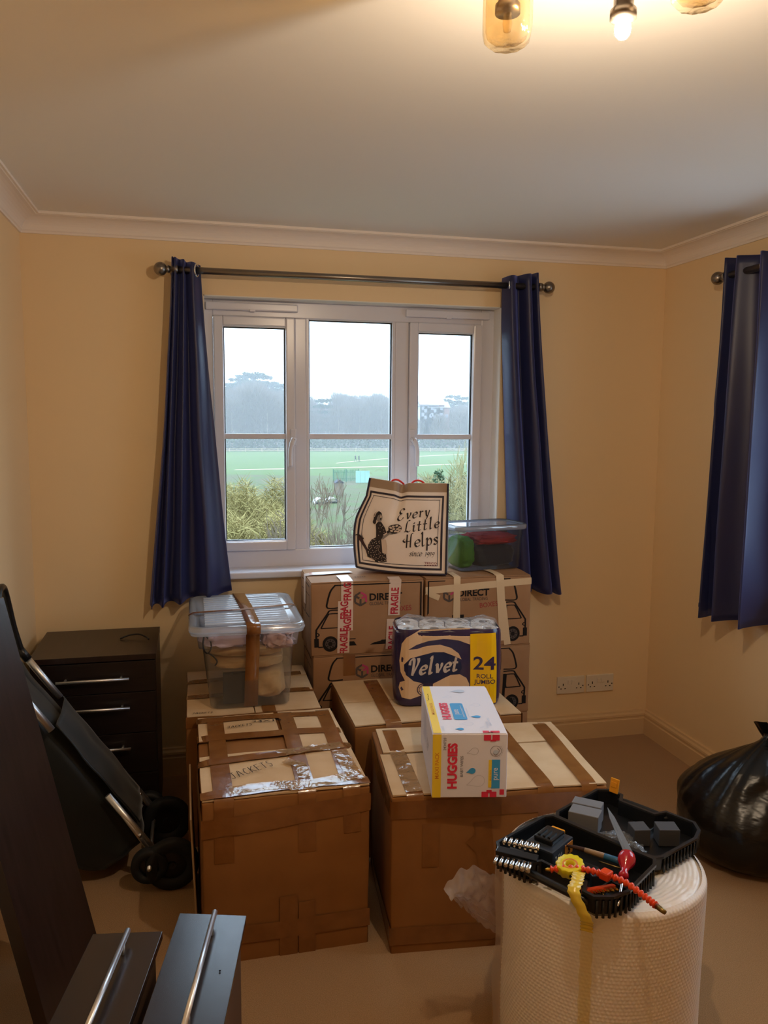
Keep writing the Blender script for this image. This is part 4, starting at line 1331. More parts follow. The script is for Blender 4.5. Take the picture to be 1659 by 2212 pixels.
# ---------------------------------------------------------------- shopping bag
SBZ = 3 * .3055 + .001
sb = thing('shopping_bag', 'tan and white shopping bag printed with Every Little Helps on the stacked boxes', 'shopping bag', (1.040, 3.235, SBZ), R(-22))
BWd, BHt = .365, .400          # local x runs from -BWd (left) to 0 (right), y into the room is negative
def xl(b):                     # left edge bows outwards, right edge is straight
    return -BWd - .030 * math.sin(PI * min(1, max(0, b * 1.25))) + .030 * max(0, b - .55) / .45 - .02 * (1 - b) ** 3
def ztop(a): return BHt - .010 + .018 * max(0, 1 - a / .40) - .010 * math.exp(-((a - .42) / .05) ** 2)
def zbot(a): return .006 + .020 * (1 - a) ** 2 * (1 - a)
def face(a, b, lift=0.0):
    """front sheet: a 0..1 left to right, b 0..1 bottom to top"""
    x = xl(b) * (1 - a)
    z = zbot(a) + (ztop(a) - zbot(a)) * b
    y = -.020 * math.sin(PI * a) * math.sin(PI * (b * .8 + .1)) + .030 * b * (1 if a > 0 else 1)
    y += .022 * math.exp(-((a - .42) / .05) ** 2) * max(0, b - .55) / .45
    y += .004 * noise.noise(Vector((a * 5, b * 5, 2)))
    y -= .012 * (1 - b) ** 4
    return (x, y - lift, z)
def back(a, b):
    f0 = Vector(face(a, b)); d = .012 + .115 * (1 - b) ** .8
    return (f0.x, f0.y + d, f0.z)
m = MB(); m.smooth = True
m.grid(44, 44, face); m.grid(44, 44, lambda u, v: back(1 - u, v))
m.grid(6, 44, lambda u, v: tuple(Vector(back(0, v)).lerp(Vector(face(0, v)), u))); m.grid(6, 44, lambda u, v: tuple(Vector(face(1, v)).lerp(Vector(back(1, v)), u)))
m.grid(44, 4, lambda u, v: tuple(Vector(back(u, 0)).lerp(Vector(face(u, 0)), v)))
m.build('bag_sheet', 'bag_sheet', sb, weld=True)
for nm, pts in (('piping', [face(0, k / 30, .002) for k in range(31)]), ('piping', [face(1, k / 30, .002) for k in range(31)]), ('piping', [face(k / 30, 0, .002) for k in range(31)])):
    e = MB(); e.smooth = True; e.tube(pts, .0045, 8); e.build(nm, 'bag_pip', sb)
def hb(cx):
    w = MB(); w.smooth = True
    P = [face(cx - .10, .97, -.008), tuple(Vector(face(cx - .06, 1, -.006)) + Vector((0, 0, .006))), tuple(Vector(face(cx, 1, -.008)) + Vector((0, 0, .011))), tuple(Vector(face(cx + .06, 1, -.008)) + Vector((0, 0, .004))), face(cx + .09, .97, -.008)]
    w.tube(catmull(P, 5), .0042, 8); w.build('handle', 'red_cord', sb)
hb(.36); hb(.62)
def bagmap(l): return lambda a, b: face(a, b, l)
# photo crop coordinates (x 70..1540, y 60..1700) -> (a, b)
def A(x, y):
    return ((x - 70 - 100 * max(0, (900 - y)) / 900) / (1470 - 100 * max(0, (900 - y)) / 900), 1 - (y - 130) / (1560))
pr = Print(bagmap(.0016)); pr.ink(0)
pr.mb.smooth = True
pr.rect(.005, .905, .995, .998, 40, 3)
pr.build('top_band', 'bag_trim', sb)
pr = Print(bagmap(.0020)); pr.mb.smooth = True
def frame_line(a0, b0, a1, b1, w):
    pr.line([(a0, b0), (a1, b0), (a1, b1), (a0, b1), (a0, b0)], w, .02)
pr.ink(0); 
w1 = .022
pr.rect(.035, .045, .035 + w1, .865, 1, 40); pr.rect(.955 - w1, .045, .955, .865, 1, 40); pr.rect(.035, .045, .955, .045 + w1, 40, 1); pr.rect(.035, .865 - w1, .955, .865, 40, 1)
w2 = .006
x0, x1, z0, z1 = .082, .908, .090, .820
pr.rect(x0, z0, x0 + w2, z1, 1, 40); pr.rect(x1 - w2, z0, x1, z1, 1, 40); pr.rect(x0, z0, x1, z0 + w2, 40, 1); pr.rect(x0, z1 - w2, x1, z1, 40, 1)
pr.build('border_print', 'bag_pip', sb)
# the woman with a tray of cakes, in flat print tones
INK = ['p_black', 'p_grey', 'p_light', 'p_brown', 'p_red']
pr = Print(bagmap(.0024))
P = lambda pts, k=None: [A(*p) for p in (catmull(pts + pts[:1], 4)[:-1] if k else pts)]
pr.ink(3).poly(P([(283, 1470), (255, 1360), (180, 1235), (118, 1160), (160, 1108), (215, 1165), (228, 1215), (292, 1335), (310, 1420)]))
pr.ink(0).poly(P([(72, 1140), (120, 1108), (170, 1112), (222, 1165), (232, 1180), (200, 1172), (150, 1140), (120, 1130)])); pr.poly(P([(186, 1092), (198, 1105), (236, 1172), (226, 1178)]))
pr.poly(P([(385, 1500), (440, 1500), (452, 1555), (400, 1550)]))
pr.m = bagmap(.0027)
pr.ink(0).poly(P([(440, 1105), (360, 1160), (310, 1250), (288, 1350), (275, 1470), (330, 1490), (400, 1515), (500, 1530), (592, 1520), (588, 1385), (530, 1370), (525, 1230), (515, 1125)]))
pr.m = bagmap(.0030)
pr.poly(P([(408, 890), (440, 840), (495, 835), (560, 925), (592, 1000), (545, 1045), (530, 1135), (430, 1112), (425, 1000)]))
pr.ink(0).poly(P([(592, 985), (650, 920), (690, 950), (612, 1015)]))
pr.ink(1).poly(P([(505, 1095), (520, 1030), (560, 1062), (640, 985), (705, 960), (722, 985), (690, 1008), (640, 1018), (545, 1132), (515, 1130)]))
pr.ink(2).poly(P([(515, 1125), (590, 1128), (608, 1250), (600, 1375), (530, 1370), (525, 1230)]))
pr.m = bagmap(.0033)
pr.ink(0).poly(P([(350, 740), (365, 690), (420, 662), (470, 690), (482, 740), (440, 760), (412, 810), (408, 870), (380, 888), (355, 860), (362, 800)], 1))
pr.m = bagmap(.0036)
pr.ink(1).poly(P([(420, 735), (462, 705), (492, 740), (500, 790), (480, 835), (440, 832), (412, 790)], 1))
pr.ink(2).poly(P([(362, 700), (395, 665), (405, 668), (378, 710), (372, 770), (362, 765)]))
pr.poly(P([(455, 720), (480, 730), (484, 760), (462, 760)], 1))
pr.m = bagmap(.0039)
pr.ink(0).poly(P([(462, 775), (486, 765), (484, 795), (466, 800)], 1)); pr.line([A(440, 742), A(462, 732)], .005); pr.line([A(474, 728), A(488, 732)], .004)
cx, cy = 724, 915
pr.ink(0).poly([A(cx + 107 * math.cos(k * PI / 12), cy + 84 * math.sin(k * PI / 12)) for k in range(24)])
pr.m = bagmap(.0042); pr.ink(2)
for (dx, dy) in ((-70, -20), (-30, -48), (25, -52), (72, -22), (78, 25), (-20, -2), (40, 5), (-52, 32), (10, 42), (50, 52)):
    pr.poly([A(cx + dx + 24 * math.cos(k * PI / 5), cy + dy + 18 * math.sin(k * PI / 5)) for k in range(10)])
random.seed(4)
dots = []
while len(dots) < 62:
    x, y = random.uniform(290, 590), random.uniform(1150, 1515)
    if x < 300 + max(0, (1330 - y)) * .35 or (x > 512 and y < 1385): continue
    if all(math.hypot(x - q[0], y - q[1]) > 22 for q in dots): dots.append((x, y))
dots += [(480, 890), (505, 935), (545, 965), (555, 1005), (460, 945), (490, 1005), (470, 1070), (520, 905)]
for (x, y) in dots: pr.poly([A(x + 7 * math.cos(k * PI / 4), y + 7 * math.sin(k * PI / 4)) for k in range(8)])
pr.build('printed_woman', INK, sb)
pr = Print(bagmap(.0026), .012); pr.ink(0)
def words(st, x, y, size, w, rot, slant, track=0.0):
    a, b = A(x, y); pr.script(st, a, b, size, w, slant, rot, .28, track)
words('Every', 740, 780, .128, .019, 10, .10, .13)
words('Little', 868, 985, .128, .019, 10, .16, .16)
words('Helps', 890, 1252, .150, .020, 9, .10, .06)
words('since', 960, 1385, .072, .0085, 2, .22, -.02); words('1919', 1200, 1387, .072, .0085, 2, .22, .02)
pr.ink(1); pr.m = bagmap(.0026)
a, b = A(1195, 1515); pr.text('TESCO', a, b, .021, .136, .010, rot=-1)
for k in range(5): pr.rect(a + k * .028, b - .016, a + k * .028 + .018, b - .010)
pr.build('lettering', ['p_black', 'p_red'], sb)
# ---------------------------------------------------------------- pack of toilet rolls
VP = thing('toilet_roll_pack', 'purple 24 roll pack of toilet paper with yellow stripe and clear crinkled top', 'toilet roll pack', (.722, 2.852, .5035), R(-11))
w, d, r, H = .405, .205, .055, .292
def vpath(s):
    """point on the outline, s metres along it from the start of the straight front; returns x, y, nx, ny"""
    Lf, La, Ls = w - 2 * r, PI * r / 2, d - 2 * r
    per = 2 * (Lf + Ls) + 4 * La
    s = (s + La) % per - La
    segs = [('a', r, r, 180), ('l', r, 0, 1, 0, Lf), ('a', w - r, r, 270), ('l', w, r, 0, 1, Ls), ('a', w - r, d - r, 0), ('l', w - r, d, -1, 0, Lf), ('a', r, d - r, 90), ('l', 0, d - r, 0, -1, Ls)]
    s += La
    for g in segs:
        L = La if g[0] == 'a' else g[5]
        if s <= L + 1e-9:
            if g[0] == 'a':
                t = R(g[3]) + s / r
                return g[1] + r * math.cos(t), g[2] + r * math.sin(t), math.cos(t), math.sin(t)
            return g[1] + g[3] * s, g[2] + g[4] * s, g[4], -g[3]
        s -= L
    return r, 0, 0, -1
PER = 2 * (w - 2 * r + d - 2 * r) + 2 * PI * r
def vmap(lift):
    def f(a, b):
        x, y, nx, ny = vpath(a - r)
        sc = .0035 * abs(math.sin(PI * x / (w / 4))) if abs(ny) > .5 else 0
        bl = lift + sc + .004 * math.sin(PI * min(1, max(0, b / H))) - .006 * max(0, (b - H + .02) / .02) ** 2 * (1 if b > H - .02 else 0) - .006 * max(0, 1 - b / .02) ** 2
        bl += .002 * noise.noise(Vector((a * 14, b * 14, 3)))
        return (x + nx * bl, y + ny * bl, b + .006 * math.sin(a * 7) * (b / H))
    return f
m = MB(); m.smooth = True
f0 = vmap(0)
m.grid(120, 24, lambda u, v: f0(u * PER, v * H), wrap=True)
m.add([f0(k / 60 * PER, 0) for k in range(60)], [tuple(range(59, -1, -1))])
m.build('printed_wrap', 'velvet_purple', VP)
# the rolls that show through the clear top
for j in range(2):
    for i in range(4):
        x, y = w / 8 + i * w / 4, d / 4 + j * d / 2
        q = MB(); q.smooth = True
        q.lathe([(.017, -.012), (.019, -.001), (.044, .000), (.0485, -.004), (.0488, -.09), (.017, -.09)], 26, T(x, y, H - .004), closed=True)
        o = q.build('toilet_roll', 'paper', VP)
        q = MB(); q.smooth = True; q.lathe([(.0165, -.001), (.0165, -.08), (.0001, -.08)], 20, T(x, y, H - .004)); q.build('cardboard_core', 'core', o)
tf = MB(); tf.smooth = True
def topf(u, v):
    a = u * PER
    x, y, nx, ny = vpath(a - r)
    k = 1 - v
    cx, cy = w / 2, d / 2
    px, py = cx + (x - cx) * k, cy + (y - cy) * k
    if v == 0: px, py = x + nx * .002, y + ny * .002
    h = H - .012 + .020 * min(1, v * 6)
    h += min(1, v * 8) * (.006 * noise.noise(Vector((px * 26, py * 34, 1))) + .004 * noise.noise(Vector((px * 60, py * 60, 4))))
    h += .026 * max(0, (px - .29) / .11) * max(0, (py - .09) / .11) + .012 * max(0, 1 - abs(px - .07) / .05) * max(0, (py - .08) / .12)
    return (px, py, h + .006 * math.sin(a * 7))
tf.grid(120, 20, topf, wrap=True)
tf.build('clear_film', 'film', VP)
VI = ['velvet_cream', 'velvet_navy', 'velvet_silver', 'velvet_yellow', 'velvet_purple', 'p_black']
def V(x, y): return ((x - 45) / 1430 * w * .985, (1345 - y + (x - 45) * .025) / 1095 * H)
pr = Print(vmap(.0010), .007)
def vpoly(pts, sm=0, ink=0, lift=None):
    if lift: pr.m = vmap(lift)
    if sm: pts = catmull(pts + pts[:1], 4)[:-1]
    pr.ink(ink)
    # cut into vertical slices so that the print follows the curve of the pack
    bm = bmesh.new()
    q = [V(*p) for p in pts]
    fc = bm.faces.new([bm.verts.new((p[0], p[1], 0)) for p in q])
    xs = [p[0] for p in q]
    n = max(1, int((max(xs) - min(xs)) / .012))
    for k in range(1, n):
        c = min(xs) + (max(xs) - min(xs)) * k / n
        bmesh.ops.bisect_plane(bm, geom=bm.verts[:] + bm.edges[:] + bm.faces[:], plane_co=(c, 0, 0), plane_no=(1, 0, 0))
    ys = [p[1] for p in q]
    n = max(1, int((max(ys) - min(ys)) / .03))
    for k in range(1, n):
        c = min(ys) + (max(ys) - min(ys)) * k / n
        bmesh.ops.bisect_plane(bm, geom=bm.verts[:] + bm.edges[:] + bm.faces[:], plane_co=(0, c, 0), plane_no=(0, 1, 0))
    bmesh.ops.triangulate(bm, faces=bm.faces[:])
    bm.verts.index_update()
    pr.mb.add([pr.m(v.co.x, v.co.y) for v in bm.verts], [[v.index for v in f.verts] for f in bm.faces])
    bm.free()
vpoly([(310, 300), (200, 360), (140, 450), (130, 560), (115, 690), (135, 850), (190, 975), (125, 1000), (105, 1080), (150, 1220), (260, 1245), (430, 1190), (430, 1030), (330, 990), (230, 920), (180, 830), (178, 740), (250, 655), (400, 622), (560, 583), (700, 588), (830, 642), (940, 695), (900, 612), (800, 535), (650, 482), (480, 490), (340, 528), (225, 532), (330, 472), (500, 422), (700, 405), (900, 430), (1052, 490), (1052, 268), (700, 268), (375, 268)], 0, 0, .0010)
vpoly([(178, 740), (250, 660), (400, 628), (560, 590), (700, 595), (830, 650), (930, 730), (950, 820), (900, 900), (700, 950), (560, 1015), (430, 1020), (300, 985), (200, 890)], 0, 1, .0014)
vpoly([(560, 1030), (700, 960), (800, 915), (920, 905), (1010, 960), (1052, 1050), (1052, 1250), (560, 1250)], 0, 0, .0018)
vpoly([(1052, 345), (1395, 328), (1430, 1345), (1070, 1345)], 0, 3, .0018)
pr.m = vmap(.0022); pr.ink(2)
pr.m, m_ = (lambda a, b: m_(a, b)), vmap(.0024)
a, b = V(235, 905)
pr.script('Velvet', a, b, .0620, .0140, .24, 6, .42, .115)
pr.ink(4)
a, b = V(1100, 842); pr.text('24', a, b, .050, .082, .018)
a, b = V(1150, 968); pr.text('ROLL', a, b, .017, .060, .008, rot=0)
a, b = V(1115, 1048); pr.text('JUMBO', a, b, .017, .078, .008, rot=0)
pr.m = vmap(.0026); a, b = V(430, 1110); pr.ring(a, b, .022, .003); pr.ring(a, b, .015, .002)
for k in range(7): pr.disc(a + .0185 * math.cos(k * .9), b + .0185 * math.sin(k * .9), .0016, n=8)
pr.m = vmap(.0014); pr.ink(2)
# swirl on the right hand end
s0 = w - .002
pr.nib([(s0 + .070, .245), (s0 + .045, .21), (s0 + .034, .16), (s0 + .040, .125)], .022, .5, 20)
pr.nib([(s0 + .052, .09), (s0 + .040, .06), (s0 + .046, .10), (s0 + .06, .115)], .020, .6, 0)
pr.nib([(s0 + .078, .20), (s0 + .058, .175), (s0 + .055, .14)], .008, .6, 0)
pr.script('Velvet', s0 + .046, .112, .028, .005, .2, 74, .4, .1)
pr.build('wrap_print', VI, VP)

# ---------------------------------------------------------------- carton of baby wipes
HG = thing('wipes_carton', 'white carton of baby wipes with yellow edge on the wide front box', 'carton', (.646, 2.107, .5055), R(-11.5))
w, d, H = .214, .402, .188
m = MB(); m.bevbox((0, 0, 0), (w, d, H), .0016, 1)
m.build('carton_body', 'hg_white', HG)
fl = MB(); fl.bevbox((.002, .001, H), (w - .004, d + .004, H + .0022), .0006, 1); fl.build('top_flap', 'hg_white', HG)
HI = ['hg_yellow', 'hg_red', 'hg_orange', 'hg_blue', 'hg_pale', 'hg_grey', 'hg_white', 'darkgap']
def drop(pr, a, b, s, ang, outline=0):
    """water drop, point towards ang"""
    pts = []
    for k in range(21):
        t = 2 * PI * k / 20
        rr = s * (1 + .0 * t)
        x, y = rr * math.cos(t), rr * math.sin(t) * .92
        if abs(t) < .9 or abs(t - 2 * PI) < .9:
            q = 1 - (min(t, 2 * PI - t) / .9)
            x += s * 1.0 * q; y *= (1 - q * .8)
        c_, s_ = math.cos(R(ang)), math.sin(R(ang))
        pts.append((a + x * c_ - y * s_, b + x * s_ + y * c_))
    return pr.line(pts, outline) if outline else pr.poly(pts[:-1])
def rrect(pr, a0, b0, a1, b1, r_):
    return pr.poly(round_rect(a0, b0, a1, b1, r_, 4))
def hface(pr, hh, pm):
    """front: a across, b up (fractions turned into metres)"""
    X = lambda a: a * w
    Y = lambda b: (1 - b) * hh
    pr.ink(0).rect(0, 0, X(.118), hh)
    return X, Y
# front
pr = Print(flat((0, -.0004, 0), (1, 0, 0), (0, 0, 1)))
X, Y = (lambda a: a * w), (lambda b: (1 - b) * H)
pr.ink(0).rect(.0008, .0008, X(.118), H)
pr.m = flat((0, -.0008, 0), (1, 0, 0), (0, 0, 1))
pr.ink(2).text('MAXI PACK', X(.088), Y(.70), .0115, .079, .012, rot=90)
pr.ink(5).text('2434720', X(.182), Y(.25), .008, .037, .002, rot=90)
pr.ink(1).text('HUGGIES', X(.325), Y(.855), .0262, .135, .045, rot=90)
pr.ink(5).text('BABY WIPES', X(.412), Y(.67), .0085, .062, .004, rot=90)
pr.ink(3); drop(pr, X(.535), Y(.575), .0095, 195)
pr.ink(5); drop(pr, X(.56), Y(.265), .0110, 195, .0006); drop(pr, X(.62), Y(.735), .0180, 200, .0004)
pr.ring(X(.845), Y(.265), .0155, .0012); pr.ink(4).disc(X(.845), Y(.28), .008, .006); pr.ink(5).line(catmull([(X(.81), Y(.29)), (X(.845), Y(.33)), (X(.89), Y(.26)), (X(.86), Y(.22))], 4), .0014)
for k in range(14): pr.disc(X(.845) + .0195 * math.cos(-1.2 + k * .16), Y(.265) + .0195 * math.sin(-1.2 + k * .16), .0007, n=6)
pr.ink(0).rect(X(.752), Y(.84), X(.795), Y(.405)); pr.ink(3).rect(X(.792), Y(.855), X(.905), Y(.40))
pr.m = flat((0, -.0011, 0), (1, 0, 0), (0, 0, 1))
pr.ink(2).text('MAXI PACK', X(.787), Y(.73), .0045, .032, .004, rot=90)
pr.ink(6).text('pure', X(.872), Y(.72), .0165, .036, .004, rot=90)
def emblem(a, b, s, up):
    """red block letter made of two rounded bars"""
    pr.ink(1)
    rrect(pr, a - s, b, a - .08 * s, b + up, .0015); rrect(pr, a + .08 * s, b, a + s, b + up, .0015)
emblem(X(.785), Y(.098), .0225, .017); pr.ink(1).rect(X(.77), Y(.112), X(.845), Y(.085))
emblem(X(.765), .0012, .0215, .0165); pr.ink(1).rect(X(.73), Y(.925), X(.80), Y(.88)); rrect(pr, X(.905), Y(.955), X(.965), Y(.87), .001)
pr.build('front_print', HI, HG)
# top: same artwork, running back
pr = Print(flat((0, 0, H + .0026), (1, 0, 0), (0, 1, 0)))
Yd = lambda b: b * d
pr.ink(0).rect(.0025, .002, X(.120), d)
pr.m = flat((0, 0, H + .0030), (1, 0, 0), (0, 1, 0))
pr.ink(2).text('MAXI PACK', X(.095), Yd(.36), .010, .10, .004, rot=90)
pr.ink(1).text('HUGGIES', X(.305), Yd(.265), .0250, .138, .045, rot=90)
pr.ink(3); rrect(pr, X(.345), Yd(.255), X(.530), Yd(.600), .008)
pr.m = flat((0, 0, H + .0034), (1, 0, 0), (0, 1, 0))
pr.ink(6).text('pure', X(.440), Yd(.36), .020, .040, .006, rot=90); pr.ink(4).rect(X(.485), Yd(.30), X(.492), Yd(.55)).rect(X(.50), Yd(.29), X(.505), Yd(.50))
pr.m = flat((0, 0, H + .0030), (1, 0, 0), (0, 1, 0))
pr.ink(4).rect(X(.56), Yd(.31), X(.566), Yd(.50)); pr.text('2434720', X(.170), Yd(.04), .007, .035, 0, rot=90)
pr.ink(3); drop(pr, X(.675), Yd(.315), .0105, 180); drop(pr, X(.39), Yd(.075), .0090, 180)
pr.ink(4); drop(pr, X(.52), Yd(.175), .014, 190, .001); drop(pr, X(.73), Yd(.56), .012, 185, .001); drop(pr, X(.56), Yd(.88), .016, 185); drop(pr, X(.36), Yd(.74), .010, 190, .001); drop(pr, X(.73), Yd(.105), .008, 190, .001)
pr.text('PURE', X(.79), Yd(.14), .007, .03, 0, rot=90).text('BABY WIPES', X(.83), Yd(.14), .007, .06, 0, rot=90)
pr.ink(1); rrect(pr, X(.672), .002, X(.755), Yd(.042), .001); rrect(pr, X(.775), .002, X(.895), Yd(.040), .001); pr.rect(X(.74), .002, X(.80), Yd(.018))
pr.ink(7)
for k in range(3): pr.nib([(X(.03 + .02 * k), Yd(.66 + .06 * k)), (X(.06), Yd(.68 + .06 * k)), (X(.05 + .01 * k), Yd(.72 + .05 * k))], .0022, .5)
pr.build('top_print', HI, HG)
pr = Print(flat((-.0004, d, 0), (0, -1, 0), (0, 0, 1)))
pr.ink(4)
for k in range(7): pr.rect(.10 + .004 * (k % 3), .150 - k * .012, .10 + .10 + .02 * (k % 2), .1525 - k * .012)
pr.ink(5)
for k in range(4): pr.rect(.23, .11 - k * .010, .23 + .07 - .012 * k, .112 - k * .010)
pr.build('side_print', HI, HG)
# ---------------------------------------------------------------- bubble wrap roll with the tool case on it
RC = Vector((.975, 1.728, 0)); RR, RH = .243, .500
rl = thing('bubble_wrap_roll', 'standing roll of white bubble wrap in the right foreground under the tool case', 'bubble wrap roll', RC)
m = MB(); m.smooth = True
NB = 148; NV = 196
def bub(u, v):
    a = 2 * PI * u
    z = v * RH
    row = z / .0092
    j = math.floor(row)
    fu = u * NB + (.5 if j % 2 else 0)
    dx, dz = (fu - math.floor(fu) - .5), (row - j - .5)
    h = .0014 * max(0, 1 - (dx * dx + dz * dz) * 4.6) ** .5
    rr = RR + h + .004 * noise.noise(Vector((math.cos(a) * 1.5, math.sin(a) * 1.5, v * 1.5)))
    if v > .97: rr -= .012 * ((v - .97) / .03) ** 2
    return (rr * math.cos(a), rr * math.sin(a), z)
m.grid(NB * 4, NV, bub, wrap=True)
m.build('wrap_sheet', 'bubble', rl)
# wound end: spiral ridges
m = MB(); m.smooth = True
def spiral(u, v):
    a = 2 * PI * u
    q = v * (RR - .008)
    if v < .16: pass
    turn = q / .011 + u
    z = RH - .004 + .0014 * abs(math.sin(PI * turn)) + .0022 * noise.noise(Vector((q * 140 * math.cos(a), q * 140 * math.sin(a), 0))) + .004 * noise.noise(Vector((q * 14 * math.cos(a), q * 14 * math.sin(a), 5))) - .006 * max(0, (v - .94) / .06)
    return (q * math.cos(a), q * math.sin(a), z)
m.grid(160, 88, lambda u, v: spiral(u, .10 + .90 * v), wrap=True)
m.build('wound_end', 'bubble', rl)
m = MB(); m.lathe([(.030, RH - .004), (.026, RH - .001), (.024, RH - .004), (.024, .20)], 24); m.build('card_core', 'core', rl)
# loose end of the film, hanging off its left side
lf = MB(); lf.smooth = True
TIP = Vector((.588, 1.80, .385)) - RC
def loose(u, v):
    """a torn, crumpled tongue of film: root along the roll, narrowing to a frayed tip"""
    root = (Vector((.752, 1.80, .400)) - RC).lerp(Vector((.752, 1.80, .262)) - RC, v)
    tip = TIP + Vector((.030 * v, 0, .030 * (.5 - v) + .018))
    c = root.lerp(tip, u)
    c.z += .052 * math.sin(PI * u) * (1 - v * 1.25)
    c.z += .010 * noise.noise(Vector((u * 9, v * 6, 4)))
    c.y += .030 * math.sin(v * 7 + u * 3) * u + .012 * noise.noise(Vector((u * 8, v * 8, 9)))
    return tuple(c)
lf.grid(36, 36, loose)
lf.build('loose_film', 'bubble_film', rl)
lf = MB(); lf.smooth = True
def loose2(u, v):
    z = .530 - v * .50
    x = .742 - .014 * math.sin(PI * min(1, v * 1.1)) * (1 - u) - .016 * (1 - u) * (1 - v) - .05 * (1 - u) * max(0, v - .55) * 1.2
    return (x - RC.x + u * .03, 1.79 - RC.y - .05 * u + .01 * math.sin(v * 11) * (1 - u), z)
lf.grid(8, 40, loose2)
lf.build('loose_film', 'bubble_film', rl)

# ---- tool case, open flat: case frame has x along the hinge, +y the lid half
CF = Vector((.978, 1.725, RH + .002)); CA = -60.0
def cpt(x, y, z=0.0):
    a = R(CA)
    return (CF.x + x * math.cos(a) - y * math.sin(a), CF.y + x * math.sin(a) + y * math.cos(a), CF.z + z)
tc = thing('tool_case', 'open black plastic tool case lying on the bubble wrap roll, amber latch', 'tool case', CF, R(CA))
def tray_outline(s, hx0, hx1, xr):
    """half outline, s=-1 tray, +1 lid; hx0..hx1 is the handle recess"""
    return [(-.146, .008 * s), (xr - .012, .008 * s), (xr, .030 * s), (xr + .014, .170 * s), (xr + .002, .215 * s), (xr - .026, .245 * s), (hx1 + .016, .245 * s), (hx1, .212 * s), (hx0, .212 * s), (hx0 - .016, .245 * s), (-.132, .250 * s), (-.160, .222 * s), (-.160, .030 * s)]
def inset(poly, dd):
    n = len(poly); out = []
    area = sum(poly[i][0] * poly[(i + 1) % n][1] - poly[(i + 1) % n][0] * poly[i][1] for i in range(n))
    sg = 1 if area > 0 else -1
    for i in range(n):
        p0, p1, p2 = Vector(poly[i - 1]), Vector(poly[i]), Vector(poly[(i + 1) % n])
        e1, e2 = (p1 - p0).normalized(), (p2 - p1).normalized()
        n1, n2 = Vector((-e1.y, e1.x)) * sg, Vector((-e2.y, e2.x)) * sg
        b_ = (n1 + n2); b_ = b_ / max(.3, b_.length_squared) * 2 * dd
        out.append((p1.x + b_.x, p1.y + b_.y))
    return out
def tray(name, s, h, hx0, hx1, xr):
    o = tray_outline(s, hx0, hx1, xr)
    m = MB()
    r3 = lambda p, z: [(x, y, z) for x, y in p]
    a = loft(m, [r3(inset(o, .012), .0), r3(inset(o, .004), .010), r3(inset(o, .002), h - .007), r3(inset(o, -.003), h - .006), r3(inset(o, -.003), h), r3(inset(o, .005), h), r3(inset(o, .006), h - .004), r3(inset(o, .0075), .006)], cap0=True)
    m.add(r3(inset(o, .0075), .006), [tuple(range(len(o)))])
    t = m.build(name, 'case', tc, recalc=True)
    # handle bar across the recess
    g = MB(); g.smooth = True
    y = .240 * s
    g.tube(catmull([(hx0 - .020, y - .004 * s, h * .55), (hx0 - .004, y + .004 * s, h * .6), (hx1 + .004, y + .004 * s, h * .6), (hx1 + .020, y - .004 * s, h * .55)], 4), .0095, 10)
    g.build('carry_handle', 'case', t)
    for i in range(len(o)):
        p, q = Vector(o[i]), Vector(o[(i + 1) % len(o)])
        if (q - p).length < .03 or abs(p.y) < .02 and abs(q.y) < .02 or abs(abs(p.y) - .212) < .001 and abs(abs(q.y) - .212) < .001: continue
        rb_ = MB(); rb_.smooth = True
        n = int((q - p).length / .013)
        for k in range(n):
            c_ = p.lerp(q, (k + .5) / n)
            rb_.tube([(c_.x, c_.y, .004), (c_.x, c_.y, h - .010)], [.0038, .0028], 6)
        rb_.build('ribs', 'case', t)
    return t
TA = tray('tray', -1, .054, -.036, .082, .152)
TB = tray('lid_half', 1, .046, -.078, .020, .140)
hg = MB(); hg.smooth = True
for x in (-.09, 0.0, .09): hg.tube([(x - .018, 0, .030), (x + .018, 0, .030)], .0065, 10)
hg.build('hinge', 'case', tc)
la = MB(); la.bevbox((-.013, -.003, 0), (.013, .003, .040), .002); la.bevbox((-.009, -.0045, .016), (.009, -.002, .030), .001)
la.build('latch', 'case_orange', tc).matrix_local = T(-.118, .240, .044) @ RX(-10)
dv = MB()
dv.bevbox((-.020, -.205, .006), (-.016, -.100, .030), .001); dv.bevbox((.040, -.12, .006), (.145, -.116, .022), .001); dv.bevbox((.092, -.205, .006), (.096, -.12, .028), .001)
dv.build('divider', 'case', TA)
dv = MB(); dv.bevbox((.030, .05, .006), (.034, .20, .020), .001); dv.bevbox((.075, .05, .006), (.12, .054, .018), .001); dv.build('divider', 'case', TB)

def item(name, label, cat, x, y, z, rz=0, rx=0, ry=0, group=None):
    t = thing(name, label, cat, cpt(x, y, z), group=group)
    t.rotation_euler = (Matrix.Rotation(R(CA + rz), 4, 'Z') @ RX(rx) @ RY(ry)).to_euler()
    return t
# battery
b_ = item('battery_pack', 'black cordless tool battery with amber button in the left corner of the tool case', 'battery', -.083, -.115, .007, 6, 0, 0)
MB().bevbox((-.040, -.055, 0), (.040, .050, .046), .005).build('battery_body', 'battery', b_)
q = MB(); q.bevbox((-.026, -.030, .045), (.024, .036, .060), .004)
for k in range(3): q.bevbox((-.018 + k * .013, -.024, .058), (-.011 + k * .013, .012, .064), .001)
q.build('terminal_block', 'black', b_)
MB().bevbox((-.020, .040, .040), (.016, .052, .054), .003).build('release_button', 'case_orange', b_)
MB().bevbox((.0395, .006, .010), (.0412, .044, .040), .0006).build('side_label', 'bat_orange', b_)
pr = Print(flat((.0404, -.050, .010), (0, 1, 0), (0, 0, 1))); pr.text('21V', .006, .006, .017, .034, .02); pr.build('lettering', 'print_white', b_)
pr = Print(flat((.0414, .006, .010), (0, 1, 0), (0, 0, 1))); pr.text('5', .012, .006, .018, .012, .03); pr.build('label_lettering', 'black', b_)
